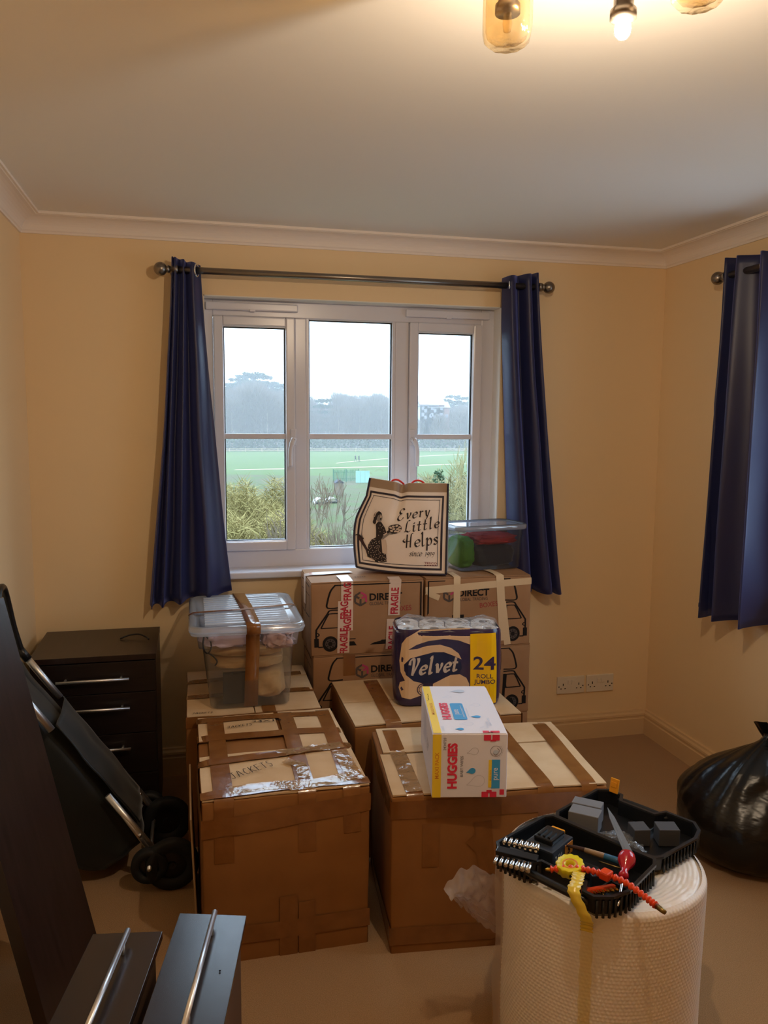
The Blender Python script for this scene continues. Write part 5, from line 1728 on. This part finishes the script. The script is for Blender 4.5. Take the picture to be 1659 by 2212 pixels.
# rail of sockets
sk = item('socket_rail', 'black rail with two rows of shiny socket bits, left end of the tool case', 'socket set', -.090, -.234, .048, 22, 8, 0)
MB().bevbox((-.050, -.011, 0), (.050, .011, .012), .002).build('rail', 'black', sk)
for k in range(7):
    for s in (-1, 1):
        q = MB(); q.smooth = True
        rr = .0047 + .0004 * k
        q.lathe([(.0001, .004), (rr * .6, .003), (rr * .62, 0), (rr, 0), (rr, .012), (rr * .9, .018), (rr * .9, .024), (.0001, .024)], 14, T(-.040 + k * .0130, s * .026, .009) @ RX(-90 * s))
        q.build('socket_bit', 'chrome', sk)
# yellow reel and its tape
rl_ = item('tape_reel', 'yellow scalloped reel lying at the front of the tool case', 'tape reel', .026, -.186, .047, 0, 10, 0)
q = MB(); q.smooth = True
n = 48
pts = [(.031 * (1 + .05 * math.cos(12 * 2 * PI * k / n)) * math.cos(2 * PI * k / n), .031 * (1 + .05 * math.cos(12 * 2 * PI * k / n)) * math.sin(2 * PI * k / n)) for k in range(n)]
inn = [(.011 * math.cos(2 * PI * k / n), .011 * math.sin(2 * PI * k / n)) for k in range(n)]
loft(q, [[(x, y, 0) for x, y in inn], [(x, y, 0) for x, y in pts], [(x, y, .018) for x, y in pts], [(x * .96, y * .96, .020) for x, y in pts], [(x * .55, y * .55, .0175) for x, y in pts], [(x, y, .0175) for x, y in inn], [(x, y, 0) for x, y in inn]])
q.build('reel_body', 'yellow', rl_)
q = MB(); q.lathe([(.0112, .002), (.0135, .0178), (.0160, .0183), (.0180, .0178)], 24); q.build('reel_hub', 'hg_orange', rl_)
tp = MB(); tp.smooth = True
c1 = Vector(cpt(.056, -.196, .060)); c2 = Vector(cpt(.076, -.236, .061)); c3 = Vector(cpt(.086, -.262, .050)); 
dr = Vector((.826 - RC.x, 1.517 - RC.y, 0)).normalized()
surf = lambda z, e: RC + dr * (RR + e) + Vector((0, 0, z))
tp_path = catmull([tuple(c1), tuple(c1.lerp(c2, .5) + Vector((0, 0, .004))), tuple(c2), tuple(c3), tuple(surf(.50, .034)), tuple(surf(.47, .016)), tuple(surf(.43, .008)), tuple(surf(.30, .0065)), tuple(surf(.15, .0065)), tuple(surf(.02, .0065))], 8)
vs, fs = [], []
side0 = Vector((-dr.y, dr.x, 0))
cs = math.cos(R(CA)); 
for i, p in enumerate(tp_path):
    k = min(1, i / 30)
    sd = Vector((math.cos(R(CA + 25)), math.sin(R(CA + 25)), 0)).lerp(side0, k).normalized()
    wv = .0135 + .0016 * math.sin(i * 1.9)
    vs += [tuple(Vector(p) - sd * wv), tuple(Vector(p) + sd * wv)]
for i in range(len(tp_path) - 1): fs.append((2 * i, 2 * i + 1, 2 * i + 3, 2 * i + 2))
inv = rl_.matrix_basis.inverted()
cut = max(i for i, p in enumerate(tp_path) if p[2] > .455)
tp.add([tuple(inv @ Vector(p)) for p in vs], fs[:cut])
mod(tp.build('pulled_tape', 'yellow_tape', rl_), 'SOLIDIFY', thickness=.0006)
tp = MB(); tp.smooth = True
tp.add([tuple(inv @ Vector(p)) for p in vs], fs[cut:])
tag(tp.build('pulled_tape', 'tape_under', rl_), 'pale lower length of tape running under the bubble film')
# orange flexible shaft
fs_ = item('flexible_shaft', 'orange ribbed flexible drill extension lying across the tool case', 'drill extension', 0, 0, 0)
ax = catmull([(-.004, -.222, .050), (.045, -.188, .060), (.095, -.176, .066), (.150, -.170, .0685), (.205, -.180, .064), (.240, -.188, .060)], 40)
q = MB(); q.smooth = True
q.tube(ax, [.0066 + .0020 * math.sin(i * 2 * PI / 9.5) for i in range(len(ax))], 12); q.build('shaft_sleeve', 'orange', fs_)
q = MB(); q.smooth = True; q.tube([(.238, -.1875, .0602), (.254, -.191, .0585), (.262, -.193, .0578)], [.0058, .0058, .0048], 10); q.build('hex_tip', 'brass', fs_)
q = MB(); q.smooth = True; q.tube([(-.002, -.221, .0502), (-.014, -.229, .048)], [.005, .003], 8); q.build('bit_tip', 'gold', fs_)
q = MB(); q.bevbox((.100, -.189, .060), (.124, -.164, .079), .004); q.build('sliding_collar', 'orange', fs_)
# red ball screwdriver
sd = item('stubby_screwdriver', 'small screwdriver with a glossy crimson ball handle in the tool case', 'screwdriver', 0, 0, 0)
P0, P1, P2 = Vector((.110, -.085, .070)), Vector((.146, -.170, .045)), Vector((.182, -.262, .020))
P2 = Vector((.172, -.215, .035))
ax = (P1 - P0).normalized()
q = MB(); q.smooth = True
Rm = T(*P0) @ ax.to_track_quat('Z', 'Y').to_matrix().to_4x4()
q.lathe([(.0001, -.020), (.010, -.019), (.018, -.012), (.0205, -.001), (.019, .010), (.013, .022), (.0085, .032), (.0080, .040), (.011, .047), (.0115, .054), (.007, .060), (.0001, .060)], 24, Rm); q.build('ball_handle', 'redgloss', sd)
q = MB(); q.smooth = True; q.lathe([(.0032, .058), (.0032, .125), (.0022, .140), (.0001, .141)], 10, Rm); q.build('blade', 'chrome', sd)
# brush
br = item('paint_brush', 'worn thin brush with a blue painted handle end along the hinge of the tool case', 'brush', 0, 0, 0)
q = MB(); q.smooth = True; q.tube([(-.045, -.098, .045), (-.020, -.090, .046), (.0, -.083, .046)], [.0025, .005, .0055], 10); q.build('bristles', 'brush_hair', br)
q = MB(); q.smooth = True; q.tube([(-.002, -.084, .046), (.045, -.071, .044)], [.0058, .0075], 10); q.build('worn_handle', 'brush_wood', br)
q = MB(); q.smooth = True; q.tube([(.044, -.0715, .044), (.075, -.062, .042), (.100, -.054, .040)], [.0078, .0082, .0065], 10); q.build('blue_handle_end', 'brush_blue', br)
tw = item('thin_rod', 'thin pale rod beside the brush in the tool case', 'rod', 0, 0, 0)
q = MB(); q.smooth = True; q.tube([(.040, -.088, .036), (.108, -.070, .034)], .0022, 8); q.build('rod_body', 'brass', tw)
# dark bits and pieces at the bottom of the tray
db = item('dark_plastic_bar', 'dark plastic bar lying under the brush in the tool case', 'tool part', .002, -.118, .007, 8)
MB().bevbox((-.048, -.018, 0), (.048, .018, .020), .004).build('bar_body', 'battery', db); MB().bevbox((-.040, -.010, .019), (.040, .010, .022), .001).build('bar_ridge', 'case', db)
db = item('dark_clip', 'short dark clip standing beside the orange shaft in the tool case', 'tool part', .072, -.132, .007, 60)
MB().bevbox((-.024, -.007, 0), (.024, .007, .030), .003).build('clip_body', 'battery', db)
for (x, y) in ((.062, -.168), (.076, -.190), (.090, -.160), (.072, -.176), (.058, -.182), (.086, -.202)):
    s = item('hex_bit', 'small dark hex bit loose in the tool case between reel and bit holder', 'bit', x, y, .0105, 40 + 300 * x, 90, 0, 'loose dark bits in the tool case')
    q = MB(); q.tube([(0, 0, -.010), (0, 0, .010)], .0032, 6); q.tube([(0, 0, .010), (0, 0, .016)], [.0028, .0012], 6); q.build('bit_body', 'gold' if x > .08 else 'steel', s)
# orange bit holder
bh = item('bit_holder', 'orange bit holder with a row of golden bits at the front of the tool case', 'bit holder', .108, -.192, .030, 62, -18, 0)
MB().bevbox((-.040, -.004, 0), (.040, .012, .013), .003).build('holder_strip', 'orange', bh)
for k in range(7):
    q = MB(); q.tube([(-.033 + k * .011, -.002, .007), (-.033 + k * .011, -.018, .007)], .0036, 6); q.tube([(-.033 + k * .011, -.018, .007), (-.033 + k * .011, -.024, .007)], [.0030, .0014], 6)
    q.build('gold_bit', 'gold', bh)
# lid half: grey blocks, clear blade, sachet
def block(label, x, y, z, sx, sy, sz, rz, m='grey_block', grp=None):
    t = item('foam_block', label, 'block', x, y, z, rz)
    MB().bevbox((-sx / 2, -sy / 2, 0), (sx / 2, sy / 2, sz), .0012, 1).build('block_body', m, t)
    return t
block('front one of the two larger pale grey blocks in the case lid', -.100, .070, .007, .078, .050, .050, 20)
block('rear one of the two larger pale grey blocks in the case lid', -.122, .116, .007, .078, .040, .050, 20)
block('small dark grey block in the middle of the tool case lid', .032, .112, .007, .042, .046, .044, 52, 'grey_dark')
block('small dark grey block at the right of the tool case lid', .080, .165, .007, .052, .046, .044, 46, 'grey_dark')
bl = item('clear_plastic_blade', 'long pointed strip of clear plastic leaning across the tool case hinge', 'plastic strip', 0, 0, 0)
p0, p1 = Vector((-.058, .108, .066)), Vector((.100, -.052, .058))
dx = (p1 - p0); L = dx.length; u = dx.normalized(); sv = Vector((0, 0, 1)).cross(u).normalized()
q = MB(); Mx = Matrix((u, sv, u.cross(sv))).transposed().to_4x4(); Mx.translation = p0
q.prism([(0, 0), (.05, -.0065), (L, -.011), (L, .011), (.05, .0065)], 0, .003, Mx); q.build('strip', 'clearhard', bl)
q = MB(); q.prism([(.02, -.001), (L - .01, -.0045), (L - .01, .0045), (.02, .001)], .0031, .0045, Mx); q.build('ridge', 'clearhard', bl)
sc = item('screw_sachet', 'crumpled clear sachet of screws in the middle of the tool case lid', 'sachet', .000, .075, .007, 30)
q = MB(); q.smooth = True
q.grid(26, 18, lambda u, v: ((u - .5) * .115, (v - .5) * .060, .006 + .020 * math.sin(PI * u) * math.sin(PI * v) + .009 * noise.noise(Vector((u * 6, v * 5, 2)))))
q.build('film', 'sachet', sc)
q = MB()
random.seed(8)
for k in range(10):
    x, y, a = random.uniform(-.035, .035), random.uniform(-.014, .014), random.uniform(0, 3)
    q.tube([(x, y, .004), (x + .012 * math.cos(a), y + .012 * math.sin(a), .005)], [.0024, .001], 6)
tag(q.build('screws', 'chrome', sc), kind='stuff')
sc = item('clear_bubble', 'small crumpled piece of clear plastic beside the blade in the tool case lid', 'plastic scrap', .052, .060, .007, 10)
q = MB(); q.smooth = True
q.grid(16, 12, lambda u, v: ((u - .5) * .05, (v - .5) * .036, .004 + .022 * math.sin(PI * u) * math.sin(PI * v) + .008 * noise.noise(Vector((u * 6, v * 5, 9)))))
q.build('film', 'sachet', sc)

# ---------------------------------------------------------------- black bin bag at the right edge
bb = thing('bin_bag', 'full black bin bag on the carpet at the right edge', 'bin bag', (1.965, 2.44, 0))
q = MB(); q.smooth = True
def bagf(u, v):
    a = 2 * PI * u
    prof = catmull([(.0, .0), (.16, .002), (.235, .05), (.258, .15), (.235, .26), (.175, .350), (.09, .42), (.045, .452), (.03, .475), (.05, .50), (.075, .53)], 6)
    i = v * (len(prof) - 1); k = min(int(i), len(prof) - 2); f_ = i - k
    rr = prof[k][0] * (1 - f_) + prof[k + 1][0] * f_; z = prof[k][1] * (1 - f_) + prof[k + 1][1] * f_
    pl = .6 * math.sin(a * 13 + 2 * noise.noise(Vector((math.cos(a) * 2, math.sin(a) * 2, z * 3))) * 3) * .035 * max(0, (z - .16) / .3)
    lm = .14 * noise.noise(Vector((math.cos(a) * 1.4, math.sin(a) * 1.4, z * 5 + 3))) + .03 * noise.noise(Vector((math.cos(a) * 5, math.sin(a) * 5, z * 14)))
    rr *= 1 + pl * 2 + lm * (1 if z > .02 else .3)
    x, y = rr * math.cos(a), rr * math.sin(a)
    x += .30 * max(0, z - .24) ** 1.1; y -= .10 * max(0, z - .24)
    x = min(x, XR - .026 - 1.965)
    return (x, y, max(0.0, .90 * z * (1 + .08 * math.cos(a + 2.6)) ))
q.grid(110, 66, bagf, wrap=True)
q.build('liner', 'binbag', bb)
k_ = MB(); k_.smooth = True
k_.tube(catmull([(.062 + .034 * math.cos(t), -.023 + .034 * math.sin(t), .426 + .004 * math.sin(3 * t)) for t in [i * PI / 4 for i in range(9)]], 4), .006, 8)
k_.build('tie', 'binbag', bb)
# ---------------------------------------------------------------- outside, three floors below
GZ = -9.1
def at(t, Y): return t * Y                           # t = X / Y, the bearing from the window
gd = MB(); gd.grid(4, 4, lambda u, v: (-150 + 450 * u, 6 + 600 * v, GZ - .02))
structure(gd.build('ground', 'lawn'))
fd = MB(); fd.grid(8, 4, lambda u, v: ((-.2 + .95 * u) * (150 + 112 * v), 150 + 112 * v + 6 * math.sin(u * 9) * (1 - v), GZ))
structure(fd.build('mown_field', 'grass'))
hl_ = MB(); hl_.grid(12, 10, lambda u, v: (-180 + 560 * u, 262 + 330 * v, GZ + .01 + 13 * (math.sin(PI / 2 * v)) + (6 * noise.noise(Vector((u * 3, v * 2, 1))) * v)))
structure(hl_.build('wooded_hill', 'hill'))
pt = MB()
def strip(pts, w0):
    n = len(pts); L = []
    for i, (t, Y) in enumerate(pts):
        L += [(at(t, Y) - .4, Y - w0 / 2, GZ + .03), (at(t, Y) + .4, Y + w0 / 2, GZ + .03)]
    return L, [(2 * i, 2 * i + 2, 2 * i + 3, 2 * i + 1) for i in range(n - 1)]
v_, f_ = strip([(.36, 238), (.30, 228), (.252, 214), (.215, 204), (.19, 196), (.175, 190)], 2.6); pt.add(v_, f_)
v_, f_ = strip([(.36, 186), (.30, 181), (.24, 176), (.16, 172), (.05, 168)], 2.2); pt.add(v_, f_)
structure(pt.build('field_path', 'path'))

def sliver(mb, p, d, L, w):
    d = d.normalized()
    s = d.cross(Vector((random.uniform(-1, 1), random.uniform(-1, 1), random.uniform(-1, 1)))).normalized() * w
    p = Vector(p)
    mb.add([tuple(p - s), tuple(p + s), tuple(p + d * L)], [(0, 1, 2)])
def crown_twiggy(seed, n, wdt, base, L, w, up=.8):
    """bare winter crown of unit height: fine twigs fanning up from boughs"""
    random.seed(seed); mb = MB()
    for k in range(n):
        h = base + (1 - base) * random.random() ** .8
        env = wdt * math.sqrt(max(.02, 1 - ((h - .55) / .48) ** 2))
        a, q = random.uniform(0, 2 * PI), env * math.sqrt(random.random())
        p = Vector((q * math.cos(a), q * math.sin(a), h * .96))
        d = Vector((math.cos(a) * random.uniform(.1, .9), math.sin(a) * random.uniform(.1, .9), up + random.uniform(-.3, .6)))
        sliver(mb, p, d, L * random.uniform(.5, 1.2), w)
    return mb
def crown_tufts(seed, n, shape, s):
    """evergreen crown of unit height out of needle tufts"""
    random.seed(seed); mb = MB()
    for k in range(n):
        h = random.uniform(.22, 1)
        if shape == 'cedar':
            lv = round(h * 7) / 7
            h = lv + random.uniform(-.025, .025); env = .34 * math.sqrt(max(.05, 1 - ((lv - .55) / .52) ** 2)) * (.75 + .5 * abs(math.sin(lv * 40)))
        elif shape == 'cone': env = .26 * (1.08 - h) + .02
        else: env = .36 * math.sqrt(max(.03, 1 - ((h - .58) / .45) ** 2))
        a, q = random.uniform(0, 2 * PI), env * random.random() ** .4
        c_ = Vector((q * math.cos(a), q * math.sin(a), h))
        for j in range(2):
            sliver(mb, c_ + Vector((random.uniform(-s, s), random.uniform(-s, s), random.uniform(-s, s) * .5)), Vector((math.cos(a + random.uniform(-1, 1)), math.sin(a + random.uniform(-1, 1)), random.uniform(-.2, .5))), s * 1.6, s * .5)
    return mb
def tree_kind(name, label, cat, crown, cm, trunk_r, trunk_h, group):
    t = thing(name, label, cat, (0, 0, 0), group=group)
    crown.build('crown', cm, t)
    b = MB(); b.tube([(0, 0, 0), (.005, 0, trunk_h * .6), (0, .004, trunk_h)], [trunk_r, trunk_r * .7, trunk_r * .2], 6)
    b.build('trunk', 'bark', t)
    return t
def put(proto, used, t, Y, ztop, gz=None, sp=1.0):
    o = copy_tree(proto) if used else proto
    g = GZ + 13 * math.sin(PI / 2 * min(1, max(0, (Y - 262) / 330))) if gz is None else gz
    h = max(2.0, ztop - g)
    o.location = (at(t, Y), Y, g - .1); o.scale = (h * sp, h * sp, h); o.rotation_euler = (0, 0, random.uniform(0, 6.28))
    return o
PX = lambda x: math.tan(math.atan((x - 829.5) / 1747.24) + YAW)     # bearing of a sightline through the window
ZT = lambda y, Y: 1.579 + Y * (904 - y) / 1740.0
prof = [(430, 852), (480, 850), (510, 834), (545, 822), (580, 836), (612, 842), (640, 850), (668, 858), (700, 872), (712, 870), (726, 850), (760, 850), (800, 850), (850, 850), (880, 858), (905, 876), (950, 872), (985, 866), (1015, 862), (1100, 858)]
def top_at(x):
    for (x0, y0), (x1, y1) in zip(prof[:-1], prof[1:]):
        if x0 <= x <= x1: return y0 + (y1 - y0) * (x - x0) / (x1 - x0)
    return 855
w1 = tree_kind('bare_tree', 'bare grey brown winter tree in the hazy wood beyond the field', 'tree', crown_twiggy(1, 1500, .30, .18, .16, .004), 'wood_far', .012, .8, 'bare trees of the far wood')
w2 = tree_kind('bare_tree', 'bare grey brown winter tree in the hazy wood beyond the field', 'tree', crown_twiggy(2, 1500, .24, .22, .18, .0035, 1.3), 'wood_far', .010, .8, 'bare trees of the far wood')
ev = tree_kind('evergreen_tree', 'dark flat topped evergreen on the skyline beyond the field', 'tree', crown_tufts(3, 1500, 'cedar', .035), 'evergreen', .014, .9, 'evergreens on the far skyline')
random.seed(12)
n1 = n2 = ne = 0
for row, (Y0, dy) in enumerate(((350, 0), (325, 7), (300, 14), (278, 24))):
    x = 420 + row * 5
    while x < 1080:
        Y = Y0 + random.uniform(-8, 8)
        yt = top_at(x) + dy + random.uniform(-3, 9)
        if random.random() < .5: put(w1, n1, PX(x), Y, ZT(yt, Y), sp=random.uniform(.9, 1.25)); n1 += 1
        else: put(w2, n2, PX(x), Y, ZT(yt, Y), sp=random.uniform(.9, 1.25)); n2 += 1
        x += random.uniform(15, 24) if row < 3 else random.uniform(20, 30)
for (x, y, Y) in ((486, 846, 345), (500, 836, 340), (516, 826, 345), (534, 819, 350), (551, 815, 338), (566, 820, 345), (583, 832, 342), (600, 836, 346), (612, 838, 340), (693, 868, 300), (702, 866, 296), (958, 862, 330), (975, 854, 336), (992, 858, 330), (1010, 857, 335)):
    put(ev, ne, PX(x), Y, ZT(y, Y), sp=.9 if Y > 310 else .75); ne += 1
# hedge at the end of the field, post and rail fence before it
hd = MB(); random.seed(5)
for k in range(9000):
    t = random.uniform(-.15, .55); h = random.random() ** .7
    hh = 4.6 + 1.2 * noise.noise(Vector((t * 30, 0, 0)))
    sliver(hd, (at(t, 262), 262 + random.uniform(-2, 2), GZ + hh * h), Vector((random.uniform(-1, 1), random.uniform(-.6, .6), random.uniform(-.2, 1))), .9, .30)
tag(hd.build('field_hedge', 'hedge'), 'long dark hedge along the far edge of the mown field', 'hedge')
ff = thing('field_fence', 'thin pale fence line running in front of the far hedge', 'fence', (at(.2, 256), 256, GZ))
r_ = MB()
for z in (.5, .95): r_.box((-75, -.05, z - .10), (80, .05, z + .10))
r_.build('rails', 'path', ff)
for k in range(32):
    q = MB(); q.box((-75 + k * 5 - .1, -.1, 0), (-75 + k * 5 + .1, .1, 1.2)); q.build('post', 'path', ff)
# two walkers
def walker(label, t, Y, stride, col, face):
    P = {'pelvis': (0, 0, .95), 'chest': (0, .02, 1.32), 'neck': (0, .03, 1.47), 'head': (0, .04, 1.60), 'crown': (0, .04, 1.70)}
    E = [('pelvis', 'chest'), ('chest', 'neck'), ('neck', 'head'), ('head', 'crown')]
    rad = {'pelvis': .15, 'chest': .17, 'neck': .06, 'head': .095, 'crown': .06}
    for s, n in ((-1, 'l'), (1, 'r')):
        P['hip' + n] = (s * .10, 0, .90); P['knee' + n] = (s * .10, .5 * stride * s, .50); P['ankle' + n] = (s * .10, stride * s, .08); P['toe' + n] = (s * .10, stride * s + .16, .04)
        P['sh' + n] = (s * .20, .02, 1.40); P['el' + n] = (s * .25, -.12 * s, 1.13); P['ha' + n] = (s * .24, -.05 * s + .10, .92)
        E += [('pelvis', 'hip' + n), ('hip' + n, 'knee' + n), ('knee' + n, 'ankle' + n), ('ankle' + n, 'toe' + n), ('chest', 'sh' + n), ('sh' + n, 'el' + n), ('el' + n, 'ha' + n)]
        rad.update({'hip' + n: .10, 'knee' + n: .07, 'ankle' + n: .05, 'toe' + n: .04, 'sh' + n: .08, 'el' + n: .055, 'ha' + n: .04})
    ks = list(P); me = bpy.data.meshes.new('person')
    me.from_pydata([P[k] for k in ks], [(ks.index(a), ks.index(b)) for a, b in E], [])
    me.materials.append(MT[col])
    o = bpy.data.objects.new('person', me); C.objects.link(o)
    o.modifiers.new('skin', 'SKIN'); sub = o.modifiers.new('sub', 'SUBSURF'); sub.levels = sub.render_levels = 1
    for i, k in enumerate(ks):
        me.skin_vertices[0].data[i].radius = (rad[k], rad[k])
        me.skin_vertices[0].data[i].use_root = (k == 'pelvis')
    o.location = (at(t, Y), Y, GZ + .04); o.rotation_euler = (0, 0, face)
    tag(o, label, 'person')
    h = MB(); h.smooth = True; h.ball((0, .055, 1.60), (.085, .10, .115), 12, 8); h.build('head', 'skin', o)
    h = MB(); h.smooth = True; h.ball((0, .03, 1.64), (.095, .105, .10), 12, 8); h.build('hair', 'coat', o)
walker('left one of two distant people in dark coats walking on the field path', PX(767), 196, .24, 'coat', 1.9)
walker('right one of two distant people in dark coats walking on the field path', PX(774.5), 195, .20, 'coat', 1.8)
# green palisade
pf = thing('palisade_fence', 'green painted steel palisade fence between the allotments and the field', 'fence', (at(PX(747), 134), 134, GZ))
q = MB()
for k in range(22): q.box((-2.1 + k * .2 - .05, -.03, .1), (-2.1 + k * .2 + .05, .03, 2.1))
tag(q.build('pales', 'palisade', pf), kind='stuff')
q = MB(); q.box((-2.2, .03, .5), (2.2, .08, .6)); q.box((-2.2, .03, 1.6), (2.2, .08, 1.7)); q.build('rails', 'palisade', pf)
for x in (-2.2, 0, 2.2): q = MB(); q.box((x - .06, .03, 0), (x + .06, .12, 2.2)); q.build('post', 'palisade', pf)
pg = thing('panel_fence', 'pale turquoise fence panels to the right of the green palisade', 'fence', (at(PX(783), 132), 132, GZ))
for k in range(3): q = MB(); q.box((-1.2 + k * .8, -.03, 0), (-.44 + k * .8, .03, 2.0)); q.build('panel', 'panel_far', pg)
for i, (x, y) in enumerate(((690, 1088), (716, 1087))):
    Y = 10.68 / ((y - 904) / 1740)
    t = thing('garden_cloche', ('left' if i == 0 else 'right') + ' one of two white fleece tunnels in the allotment', 'cloche', (at(PX(x), Y), Y, GZ))
    q = MB(); q.smooth = True; q.grid(12, 8, lambda u, v: (-.75 * math.cos(PI * u), -1.2 + 2.4 * v, .62 * math.sin(PI * u))); q.build('fleece', 'cloche', t)
    q = MB()
    for yy in (-1.2, 0, 1.2): q.tube([(-.76 * math.cos(PI * k / 8), yy, .63 * math.sin(PI * k / 8)) for k in range(9)], .03, 5)
    q.build('hoops', 'twig_brown', t)
sh = thing('garden_shed', 'small dark shed among the allotments below the palisade', 'shed', (at(PX(731), 112), 112, GZ))
MB().box((-.55, -.8, 0), (.55, .8, 1.7)).build('shed_walls', 'twig_brown', sh)
MB().prism([(-.7, 1.65), (.7, 1.65), (0, 2.15)], -.9, .9, RX(90)).build('shed_roof', 'coat', sh)
# houses on the far slope
for i, (x, y, w_, h_, m_) in enumerate(((912, 893, 9, 5.5, 'whitefar'), (926, 889, 9, 5, 'brickfar'), (940, 893, 8, 4.5, 'brickfar'), (924, 877, 10, 4, 'whitefar'))):
    Y = 262 + (4 - i if i == 3 else i)
    Y = 292 if i < 3 else 318
    z = ZT(y, Y) - h_ / 2
    t = thing('house', ['white house at the left of the far houses in the right pane', 'red brick house in the middle of the far houses in the right pane', 'low red brick house at the right of the far houses', 'pale house highest on the far slope in the right pane'][i], 'house', (at(PX(x), Y - 8), Y - 8, z), group='far houses on the slope')
    g = GZ - z
    MB().box((-w_ / 2, -3, g), (w_ / 2, 3, h_)).build('house_walls', m_, t)
    MB().prism([(-3.4, h_), (3.4, h_), (0, h_ + 2.2)], -w_ / 2 - .3, w_ / 2 + .3, RZ(90) @ RX(90)).build('roof', 'rooffar', t)
    for k in range(3):
        for zz_ in ((.9,) if h_ < 5 else (.9, 3.2)):
            MB().box((-w_ / 2 + 1 + k * (w_ - 2) / 2 - .5, -3.06, zz_), (-w_ / 2 + 1 + k * (w_ - 2) / 2 + .5, -2.98, zz_ + 1.2)).build('house_window', 'rooffar', t)

# near trees and bushes
def bush(label, t, Y, ztop, wd, n, m, seed, name='willow_bush', L=.9, w=.018, fan=.7):
    random.seed(seed)
    o = thing(name, label, 'bush', (at(t, Y), Y, GZ))
    H_ = ztop - GZ
    mb = MB()
    for k in range(n):
        a = random.uniform(0, 2 * PI); q = wd * math.sqrt(random.random())
        hmax = H_ * math.sqrt(max(.1, 1 - (q / (wd * 1.25)) ** 2)) * (.86 + .2 * noise.noise(Vector((q * math.cos(a) * .9, q * math.sin(a) * .9, seed))))
        z = hmax * (.25 + .80 * random.random() ** .55) + .55
        b_ = random.uniform(0, 2 * PI)
        d = Vector((math.cos(b_) * fan, math.sin(b_) * fan, random.uniform(-.15, 1.2)))
        p = Vector((q * math.cos(a), q * math.sin(a), max(.2, z - L)))
        sliver(mb, p, d, L * random.uniform(.5, 1.3), w)
    mb.build('twigs', m, o)
    st = MB()
    for k in range(9):
        a = random.uniform(0, 2 * PI); r0 = wd * .25 * random.random(); r1 = wd * .8 * random.random()
        st.tube([(r0 * math.cos(a), r0 * math.sin(a), 0), (.5 * (r0 + r1) * math.cos(a), .5 * (r0 + r1) * math.sin(a), H_ * .4), (r1 * math.cos(a), r1 * math.sin(a), H_ * .8)], [.07, .05, .015], 5)
    st.build('stems', 'bark', o)
    return o
for i, (x, Y, y, wd, lab) in enumerate(((500, 40, 1032, 1.8, 'yellow green willow bush at the left side of the left pane'), (550, 38, 1026, 1.8, 'yellow green willow bush in the middle of the left pane'), (600, 42, 1022, 1.9, 'yellow green willow bush at the right side of the left pane'),
                                     (520, 30, 1088, 1.4, 'low bright willow bush at the bottom left of the left pane'), (585, 29, 1092, 1.4, 'low bright willow bush at the bottom right of the left pane'), (680, 31, 1135, .9, 'low willow bush at the bottom left of the middle pane'), (790, 30, 1150, .9, 'low willow bush behind the shopping bag'))):
    bush(lab, PX(x), Y, ZT(y, Y), wd, 17000, 'willow', 40 + i, L=.55, w=.017, fan=.9)
def bare(label, t, Y, ztop, spread, seed, m='twig_brown', depth=6, lean=0.0, base=None):
    random.seed(seed)
    o = thing('bare_garden_tree', label, 'tree', (at(t, Y), Y, GZ))
    H_ = ztop - GZ
    mb = MB(); tk = MB()
    def grow(p, d, L, r, k):
        q = p + d * L
        mid = p + d * L * .5 + Vector((random.uniform(-1, 1), random.uniform(-1, 1), random.uniform(-1, 1))) * L * .07
        (tk if k >= depth - 1 else mb).tube([p, mid, q], [r, r * .85, r * .68], 5 if k > 2 else 3, cap=False)
        if k == 0: return
        for j in range(3 if k > 1 else 4):
            a = random.uniform(0, 2 * PI)
            e = d.cross(Vector((math.cos(a), math.sin(a), .3))).normalized()
            nd = (d + e * random.uniform(.35, .85) * spread + Vector((0, 0, .12))).normalized()
            grow(p + d * L * random.uniform(.55, 1.0), nd, L * random.uniform(.60, .82), max(.012, r * .62), k - 1)
    b0 = H_ * .34
    grow(Vector((0, 0, 0)), Vector((lean, 0, 1)).normalized(), b0, .085, depth)
    k_ = H_ / max(v[2] for v in mb.v)
    for q_ in (mb, tk): q_.v = [(x * .8, y * .8, z * k_) for x, y, z in q_.v]
    mb.build('branches', m, o); tk.build('trunk', 'bark', o)
    return o
bare('bare brown tree with fine branches low in the middle pane', PX(738), 24, ZT(1015, 24), .75, 3)
bare('bare brown tree partly behind the shopping bag', PX(800), 26, ZT(1040, 26), .8, 5)
bt = bare('bare tree with ivy clad trunk in the right pane', PX(948), 27, ZT(952, 27), .85, 9, 'twig')
iv = MB(); random.seed(3)
for k in range(900):
    a = random.uniform(0, 2 * PI); z = random.uniform(5.6, 8.9); q = .36 * math.sqrt(max(.02, 1 - ((z - 7.2) / 1.9) ** 2)) * (.6 + .5 * noise.noise((z * 2, math.cos(a) * 2, math.sin(a) * 2))) * math.sqrt(random.random()) * 1.3
    sliver(iv, (q * math.cos(a), q * math.sin(a), z), Vector((random.uniform(-1, 1), random.uniform(-1, 1), random.uniform(-1, .6))), .10, .05)
iv.build('ivy', 'ivy', bt)
bare('bare pale tree at the right edge of the right pane', PX(1005), 25, ZT(975, 25), .9, 14, 'twig')
bush('tangled pale bush filling the bottom of the right pane', PX(985), 30, ZT(1000, 30), 1.6, 15000, 'twig', 77, 'garden_bush', .6, .014, 1.0)
bush('tangled pale bush at the left of the right pane', PX(915), 33, ZT(1010, 33), 1.2, 12000, 'twig', 78, 'garden_bush', .6, .014, 1.0)
# winter haze over the fields
hz = MB(); hz.box((-170, 60, GZ - 1), (330, 480, 40))
hzo = hz.build('winter_haze', haze_mat(.0009))
tag(hzo, 'pale winter haze lying over the field and the far wood', 'haze', kind='stuff')
